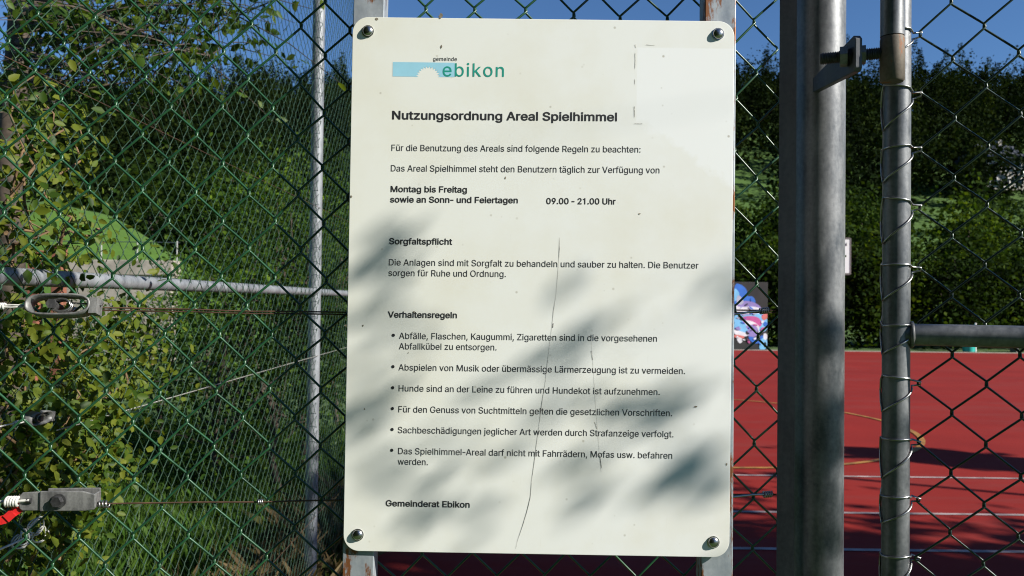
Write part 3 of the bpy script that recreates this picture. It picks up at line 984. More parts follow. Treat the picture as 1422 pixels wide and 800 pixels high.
def run(pts, r, name, mat, parent, off, n=5, wob=0.0, k=24):
    pts = np.array(pts, float)
    s = np.r_[0, np.cumsum(np.linalg.norm(np.diff(pts, axis=0), axis=1))]
    q = np.linspace(0, s[-1], k)
    P = np.stack([np.interp(q, s, pts[:, i]) for i in range(3)], 1)
    P += np.c_[np.zeros(k), np.zeros(k), wob * np.sin(q * 23) + wob * 0.6 * np.sin(q * 51 + 1)]
    m = MB(); m.tube(P - off, r, n)
    return m.build(name, mat, parent)


rt = on_fence(1078, 431, .004)
run([on_fence(128, 427.5, -.006), on_fence(480, 434, .004), rt], 0.0011, 'tension_wire', M['wire_rust'], ff, PO, wob=.0006)
run([on_fence(128, 431, -.004), on_fence(480, 437, .005), on_fence(1078, 434, .005)], 0.0011, 'tension_wire', M['wire_rust'], ff, PO, wob=.0005)
run([on_fence(140, 700, -.008), on_fence(480, 694.5, .004), on_fence(1078, 686.5, .004)], 0.0012, 'tension_wire', M['wire_rust'], ff, PO, wob=.0005)
# bare ends of wire wound up beside the posts
for (pa, pb) in (((1018, 690), (1072, 686)), ((1018, 437), (1066, 431))):
    a, b = on_fence(*pa, -.006), on_fence(*pb, -.006)
    m = MB(); m.tube([a - PO, (a + b) / 2 - PO + np.array([0, 0, .001]), b - PO], 0.0017, 6)
    c = b + (a - b) * 0.22
    th = np.linspace(0, 6.283 * 4, 50)
    ax = unit(b - a)
    m.tube([c - PO + ax * (t / 25 * .012) + 0.0038 * (np.cos(t) * np.array([0, 0, 1]) + np.sin(t) * FN) for t in th], 0.0013, 5)
    m.build('wire_end', M['wire_steel'], ff)
# clip on the lower wire
c = on_fence(361, 697.5, -.004) - PO
m = MB(); th = np.linspace(0, 6.283 * 3, 40)
m.tube([c + FU * (t / 18.85 - .5) * .007 + 0.0032 * (np.cos(t) * np.array([0, 0, 1]) + np.sin(t) * FN) for t in th], 0.0012, 5); m.build('wire_clip', M['wire_steel'], ff)

# ================================================================== SIDE FENCE
sf = empty('chain_link_fence', (FX, 1.0, 0), 0, 'older chain-link fence on pale poles running away on the left', 'fence', 'chain-link fences')
SO = np.array([FX, 1.0, 0])
chain_link('wire_mesh', (0.024, 0.0, 0), (0, 1, 0), (-1, 0, 0), 13.0, 0.04, 3.7, 0.07, 0.074, 0.00125, M['wire_side'], sf, u_off=0.05, z_off=0.02, n=4, warp=0.006, seed=9)
for Y in (4.24, 7.3, 10.3, 13.3):
    mb = MB(); mb.tube([(0, Y - 1, -0.05), (0, Y - 1, 3.75)], 0.032, 18); mb.dome((0, Y - 1, 3.75), (0, 0, 1), 0.032, .012); mb.build('post', M['galv_pale'], sf)
mb = MB(); mb.tube([(0.005, 0.05, 1.640), (0.005, 3.2, 1.636), (0.005, 12.4, 1.63)], 0.0195, 14); mb.build('rail', M['galv_pale'], sf)
for z, mt, r in ((2.078, 'wire_rust', .0010), (1.297, 'wire_bright', .0017), (0.45, 'wire_rust', .0014)):
    mb = MB(); mb.tube([(0.028, 0.02 + (.78 if z < 1.4 else 0), z), (0.028, 4.0, z + .004), (0.028, 12.4, z)], r, 5); mb.build('tension_wire', M[mt], sf)


# ================================================================== WIRE TENSIONERS
def frame_of(px_l, px_r, off, y0, y1):
    a, b = on_fence(px_l, y0, off), on_fence(px_r, y1, off)
    return a, b, unit(b - a), np.linalg.norm(b - a)


def ratchet(name_label, scale=1.0):
    """open oval frame with a spool of wound wire; local x along the wire, y away from the viewer"""
    t = empty('wire_tensioner', (0, 0, 0), 0, name_label, 'wire tensioner', 'wire tensioners')
    L, H, D = 0.080 * scale, 0.0285 * scale, 0.022 * scale
    th = np.linspace(0, 2 * math.pi, 48, endpoint=False)
    def oval(l, h, p=3.4):
        return [(l / 2 * np.sign(math.cos(a)) * abs(math.cos(a)) ** (2 / p), h / 2 * np.sign(math.sin(a)) * abs(math.sin(a)) ** (2 / 2.6)) for a in th]
    out, inn = oval(L, H), oval(L - 0.0062 * scale, H - 0.0050 * scale)
    mb = MB(); n = len(th)
    fo = [(x, -D / 2, z) for x, z in out]; fi = [(x, -D / 2, z) for x, z in inn]
    bo = [(x, D / 2, z) for x, z in out]; bi = [(x, D / 2, z) for x, z in inn]
    fs = []
    for i in range(n):
        j = (i + 1) % n
        fs += [(i, j, n + j, n + i), (2 * n + j, 2 * n + i, 3 * n + i, 3 * n + j), (j, i, 2 * n + i, 2 * n + j), (n + i, n + j, 3 * n + j, 3 * n + i)]
    mb.add(fo + fi + bo + bi, fs, True)
    mb.box((L / 2 + 0.004 * scale, -0.001, -0.002 * scale), (0.009 * scale, D * 0.9, H * 0.72))
    mb.build('frame', M['galv_dull'], t)
    mb = MB(); mb.tube([(-0.006 * scale, -D * 0.6, 0), (-0.006 * scale, D * 0.6, 0)], 0.0048 * scale, 14)
    mb.tube([(-0.006 * scale, -D * 0.64, 0), (-0.006 * scale, -D * 0.5, 0)], 0.0068 * scale, 6, smooth=False)
    sp = mb.build('spool', M['dark_steel'], t)
    mb = MB()
    a = np.linspace(0, 6.283 * 6, 130)
    mb.tube(np.stack([0.012 * scale * np.cos(a) * (1 + .1 * np.sin(a * .37)) + 0.002, -D * 0.35 + D * 0.7 * a / a[-1], 0.0082 * scale * np.sin(a)], 1), 0.0014 * scale, 5)
    mb.tube([(0.010 * scale, 0.002, 0.004 * scale), (0.025 * scale, 0.001, 0.003 * scale), (L / 2 + .012 * scale, 0, 0.001)], 0.0013 * scale, 5)
    mb.build('wound_wire', M['wire_steel'], sp)
    mb = MB()
    for s_ in (-1, 1):
        mb.tube([(-L / 2 + 0.002, 0.001 * s_, 0.0008 * s_), (-L / 2 - 0.02 * scale, 0.0016 * s_, 0.002 * s_), (-L / 2 - 0.033 * scale, 0.001 * s_, 0.001 * s_)], 0.0013 * scale, 5)
    a = np.linspace(0, 6.283 * 6, 90)
    mb.tube(np.stack([-L / 2 - (0.028 + 0.014 * a / a[-1]) * scale, 0.0034 * scale * np.cos(a), 0.0034 * scale * np.sin(a)], 1), 0.0014 * scale, 5)
    mb.tube([(-L / 2 - 0.03 * scale, 0, 0), (-L / 2 - 0.32, 0.0, 0.004)], 0.0016 * scale, 5)
    mb.build('cable_end', M['rope'], t)
    return t


a, b, ax, L = frame_of(46, 122, -.024, 424.5, 425)
wt1 = ratchet('wire tensioner with an open oval frame and visible spool on the upper fence wire')
wt1.location = Vector((a + b) / 2); wt1.rotation_euler = (R(-14), R(-1.0), math.atan2(FU[1], FU[0]))
wt3 = copy_tree(wt1)
wt3['label'] = 'grey wire tensioner half hidden in the climbing plant on the side fence'
q = atx(52, 580, FX + 0.028)
wt3.location = Vector(q); wt3.rotation_euler = (R(6), R(0), R(90))

# closed box tensioner
a, b, ax, L = frame_of(60, 137, -.022, 693, 694)
w2 = empty('wire_tensioner', (a + b) / 2, math.atan2(FU[1], FU[0]), 'flat box shaped wire tensioner with a hexagon bolt on the lower fence wire', 'wire tensioner', 'wire tensioners')
mb = MB()
h2 = 0.0125; l2 = L / 2
mb.prism([(-l2, -h2), (l2 - .014, -h2 - .0004), (l2 - .002, -h2 + .001), (l2, -h2 + .004), (l2 - .001, h2 - .004), (l2 - .016, h2), (-l2, h2 + .0008)], (0, -0.010, 0), (1, 0, 0), (0, 0, 1), (0, 1, 0), 0.003)
mb.box((0, 0.010, 0), (L * 0.96, 0.003, h2 * 2)); mb.box((l2 - .0015, 0, 0), (0.003, 0.017, h2 * 1.5))
mb.build('case', M['galv_dull'], w2, bevel=0.0012)
mb = MB()
sl = [(-.0245, -.009), (-.021, -.0118), (0, -.0122), (0, .0122), (-.021, .0112), (-.0255, .006)]
mb.prism(sl, (-l2 - .0012, -0.0075, 0), (1, 0, 0), (0, 0, 1), (0, 1, 0), 0.003)
mb.build('tab', M['galv_dull'], w2, bevel=0.001)
mb = MB(); mb.tube([(-l2 - .010, -.0085, .001), (-l2 - .016, -.0085, .0015)], .0032, 10); mb.build('tab_hole', M['dark_steel'], w2)
mb = MB(); mb.tube([(-0.010, -0.0115, 0.001), (-0.010, -0.0125, 0.001)], 0.0092, 18); mb.tube([(-0.010, -0.0124, 0.001), (-0.0112, -0.0185, 0.001)], 0.0072, 6, smooth=False)
mb.build('bolt', M['dark_steel'], w2, bevel=0.0006)
mb = MB(); a_ = np.linspace(0, 6.283 * 3, 50)
mb.tube(np.stack([l2 + .002 + .012 * a_ / a_[-1], -.004 + .004 * np.cos(a_), -.006 + .004 * np.sin(a_)], 1), .0012, 5)
mb.build('wire_coil', M['wire_steel'], w2)
mb = MB()
mb.tube([(-l2 - .012, -.010, .002), (-l2 - .03, -.008, .0), (-l2 - .05, -.004, -.001), (-l2 - .35, 0, 0.0)], .0021, 6)
a_ = np.linspace(0, 6.283 * 5, 80)
mb.tube(np.stack([-l2 - .026 - .016 * a_ / a_[-1], -.007 + .0052 * np.cos(a_), .0052 * np.sin(a_)], 1), .0021, 6)
mb.build('cord', M['rope'], w2)

# red tape scrap hanging at the cord knot
tp = MB()
pts = [on_fence(x, y, -.028) for x, y in ((30, 698), (27, 706), (18, 712), (8, 721), (-3, 724))]
for i in range(len(pts) - 1):
    d_ = unit(pts[i + 1] - pts[i]); n_ = np.cross(d_, FN) * 0.0055
    jj = 0.0015
    tp.prism([(0, -1), (1, -1), (1, 1), (0, 1)], pts[i] + np.array([0, jj * (i % 2), 0]), pts[i + 1] - pts[i], n_, FN, 0.0012)
tag(tp.build('barrier_tape', M['red_tape'], None), 'torn scrap of red plastic tape hanging under the cord of the box tensioner', 'tape')

# twisted wire leftovers on the side fence
tw = MB()
g = np.random.default_rng(8)
c0 = atx(45, 742, FX + 0.03)
for k in range(5):
    a_ = np.linspace(0, 6.283 * 1.6, 26) + g.uniform(0, 6)
    cc = c0 + g.normal(size=3) * np.array([.004, .02, .010])
    tw.tube(np.stack([cc[0] + .004 * np.sin(a_ * 1.7), cc[1] + .030 * np.cos(a_) * g.uniform(.5, 1.1), cc[2] + .016 * np.sin(a_)], 1), .0016, 5)
tw.tube([c0, atx(14, 757, FX + .03), atx(-30, 775, FX + .03)], .0024, 5)
tag(tw.build('twisted_wire', M['rope'], None), 'tangle of pale leftover wire on the lowest part of the side fence', 'wire')

# ================================================================== GATE POST AND GATE
gp = at(1136.5, 400, 1.178)
gpo = empty('gate_post', (gp[0], gp[1], 0), 0, 'thick round galvanised gate post with a welded bracket plate and bolt', 'gate post')
mb = MB(); mb.tube([(0, 0, -0.05), (0, 0, 2.75)], .0363, 40); mb.dome((0, 0, 2.75), (0, 0, 1), .0363, .012, 40); mb.build('tube', M['galv'], gpo)

pp = at(1244.5, 400, 1.035)
GA = R(22)
GU = np.array([math.cos(GA), -math.sin(GA), 0]); GN = np.array([math.sin(GA), math.cos(GA), 0])
gt = empty('gate', (pp[0], pp[1], 0), 0, 'galvanised tube gate with dark chain-link filling, slightly open', 'gate')
GO = np.array([pp[0], pp[1], 0])
mb = MB(); mb.tube([(0, 0, 0.08), (0, 0, 2.35)], 0.0168, 28); mb.build('frame_tube', M['galv'], gt)
rz = at(1262, 464.5, 1.03)[2]
mb = MB(); mb.tube([GU * 0.010 + [0, 0, rz], GU * 1.1 + [0, 0, rz]], 0.0140, 20); mb.build('rail', M['galv'], gt)
mb = MB(); a_ = np.linspace(0, 6.283, 25)
mb.tube([GU * 0.0185 + np.array([0, 0, rz]) + 0.0148 * (np.cos(t) * GN + np.sin(t) * np.array([0, 0, 1])) for t in a_], 0.0028, 6); mb.build('weld', M['galv_dull'], gt)
for zz in (0.1, 2.33):
    mb = MB(); mb.tube([GU * 0.010 + [0, 0, zz], GU * 1.1 + [0, 0, zz]], 0.0140, 16); mb.build('rail', M['galv'], gt)
mb = MB(); mb.tube([GU * 1.1 + [0, 0, 0.08], GU * 1.1 + [0, 0, 2.35]], 0.0168, 16); mb.build('frame_tube', M['galv'], gt)
GP_, GH_ = 0.0738, 0.0748
hk = GU * 0.0255
hz_ = at(1266, 207, 1.03)[2]
chain_link('wire_mesh', hk, GU, GN, 1.03, 0.12, 2.3, GP_, GH_, 0.00145, M['wire_dark'], gt, u_off=GP_ / 4 + .001, z_off=(hz_ - 0.12) % GH_, n=6, warp=0.0018, seed=14)
# binding wire: round the tube, through each end loop of the mesh, and back
z00 = 0.12 + (hz_ - 0.12) % GH_
pts = []
rb = 0.0168 + 0.0016
g = np.random.default_rng(3)
for k in range(28):
    z = z00 + k * GH_
    if z > 2.28: break
    j = g.normal() * 0.0022; jt = g.normal() * 0.0018; sl2 = g.uniform(.026, .046)
    for t in np.linspace(-1.0, 1.0, 12):      # front, upper pass from left (-90 deg) to the hook
        an = R(-175) + (t + 1) / 2 * R(160)
        pts.append([rb * math.cos(an), rb * math.sin(an), z + .0028 - 0.002 * (t > .6) + j + jt * (t - 1)])
    pts.append(list(GU * 0.0275 + np.array([0, -.004, z - 0.001 + j])))
    pts.append(list(GU * 0.0285 + np.array([0, .001, z - 0.005 + j])))
    for t in np.linspace(0, 1, 12):           # front, slanting back down to the left
        an = R(-12) - t * R(163)
        pts.append([rb * math.cos(an) * 1.02, rb * math.sin(an) * 1.02, z - 0.007 - t * sl2 + j])
    for t in np.linspace(0.1, 1, 8):          # round the back up to the next one
        an = R(-175) - t * R(150) if t < .55 else R(-175) - (1.1 - t) * R(150)
        pts.append([rb * math.cos(an), rb * math.sin(an), z - 0.007 - sl2 + t * (GH_ + 0.007 + sl2)])
m = MB(); m.tube(pts, 0.0013, 5, cap=False); m.build('binding_wire', M['wire_steel'], gt)

# hinge of the gate: pin, sleeve and threaded rod
hc = at(1239, 82, 1.035 - 0.0168 - 0.0146)
hl = empty('hinge', hc - GO, 0); hl.parent = gt
zt, zb = at(1239, 51, hc[1])[2] - hc[2], at(1239, 114, hc[1])[2] - hc[2]
mb = MB(); mb.tube([(0, 0, zt), (0, 0, zt + 0.35)], 0.0142, 24); mb.build('hinge_pin', M['galv'], hl)
mb = MB(); mb.tube([(0, 0, zb), (0, 0, zb + .002), (0, 0, zt - .004), (0, 0, zt - .001)], [.0128, .0146, .0146, .0138], 24); mb.build('sleeve', M['rusty'], hl)
yb = 1.035
rl, rr = at(1139, 82, yb), at(1228, 83, yb)
rl[2] = rr[2] = (rl[2] + rr[2]) / 2
# threaded rod: fine thread rings
zs = np.linspace(0, 1, 170)
P = rl + (np.array([hc[0] + 0.0, hc[1], rl[2]]) - rl) * zs[:, None]
rad = 0.0072 + 0.0006 * np.where(np.arange(170) % 4 < 2, 1, -1)
rad[0] = .0062; rad[1] = .0072
mb = MB(); mb.tube(P - GO - np.array(hl.location), rad, 14); mb.build('threaded_rod', M['dark_steel'], hl)
rdir = unit(P[-1] - P[0])


def rod_at(px):
    i = np.argmin([abs((711 + F_PX * ((R3.T @ (p - CAM))[0] / -(R3.T @ (p - CAM))[2])) - px) for p in P])
    return P[i]


for (pa, pb, rr_) in ((1166, 1177, .0135), (1195, 1202, .0125)):
    mb = MB(); mb.tube([rod_at(pa) - GO - np.array(hl.location), rod_at(pb) - GO - np.array(hl.location)], rr_, 6, smooth=False)
    mb.build('nut', M['galv_dull'], hl, bevel=.0008)
# bracket plate welded to the post, the rod passes through it
pc = rod_at(1186)
mb = MB()
fy = pc[1] - 0.014 - gp[1]; by = math.sqrt(.0363 ** 2 - (pc[0] - gp[0]) ** 2) * -1 if abs(pc[0] - gp[0]) < .036 else -.004
zc_ = pc[2]
mb.prism([(fy, zc_ + .018), (fy + .006, zc_ + .0235), (by + .012, zc_ + .006), (by + .012, zc_ - .013), (fy + .004, zc_ - .0235), (fy, zc_ - .019)], (pc[0] - gp[0] - .0045, 0, 0), (0, 1, 0), (0, 0, 1), (1, 0, 0), 0.009)
mb.build('bracket_plate', M['galv_dark'], gpo, bevel=.001)  # dark material carries the shade on the plate's unlit side

# ================================================================== THE SIGN
SV = np.array([-8.20339782e-04, 3.08534316e-03, -8.67664520e-03])
SP = np.array([0.0358520711, 1.03840889, 1.62123013])
SW, SH, ST = 0.5, 0.6972, 0.0024
RS = Matrix.Rotation(float(np.linalg.norm(SV)), 3, Vector(SV / np.linalg.norm(SV)))
RSn = np.array(RS)
base = SP + RSn @ np.array([0, 0, -SH / 2])
sg = empty('rules_sign', base, 0, 'white rules sign with rounded corners, black German text and a teal town emblem', 'sign')
sg.rotation_euler = RS.to_euler()


def on_sign(px, py):
    d = ray(px, py); n = RSn @ np.array([0, 1.0, 0])
    P0 = SP - n * ST / 2
    X = CAM + d * (np.dot(P0 - CAM, n) / np.dot(d, n))
    q = RSn.T @ (X - base)
    return q[0], q[2]


rc = 0.0205
ol = []
for cx0, cz0, a0 in ((SW / 2 - rc, rc, -90), (SW / 2 - rc, SH - rc, 0), (-SW / 2 + rc, SH - rc, 90), (-SW / 2 + rc, rc, 180)):
    for k in range(11):
        a = R(a0 + 9 * k)
        ol.append((cx0 + rc * math.cos(a), cz0 + rc * math.sin(a)))
mb = MB(); mb.prism(ol, (0, -ST / 2, 0), (1, 0, 0), (0, 0, 1), (0, 1, 0), ST)
qa, qb = on_sign(884, 65), on_sign(884, 172); qc = on_sign(1012, 262)
sl_ = (qb[1] - qc[1]) / (qc[0] - qb[0])
PATCH = (qa[0], qa[1], sl_, qb[1] + sl_ * qb[0])
M['panel'] = panel_mat()
panel = mb.build('panel', M['panel'], sg, bevel=0.0005)

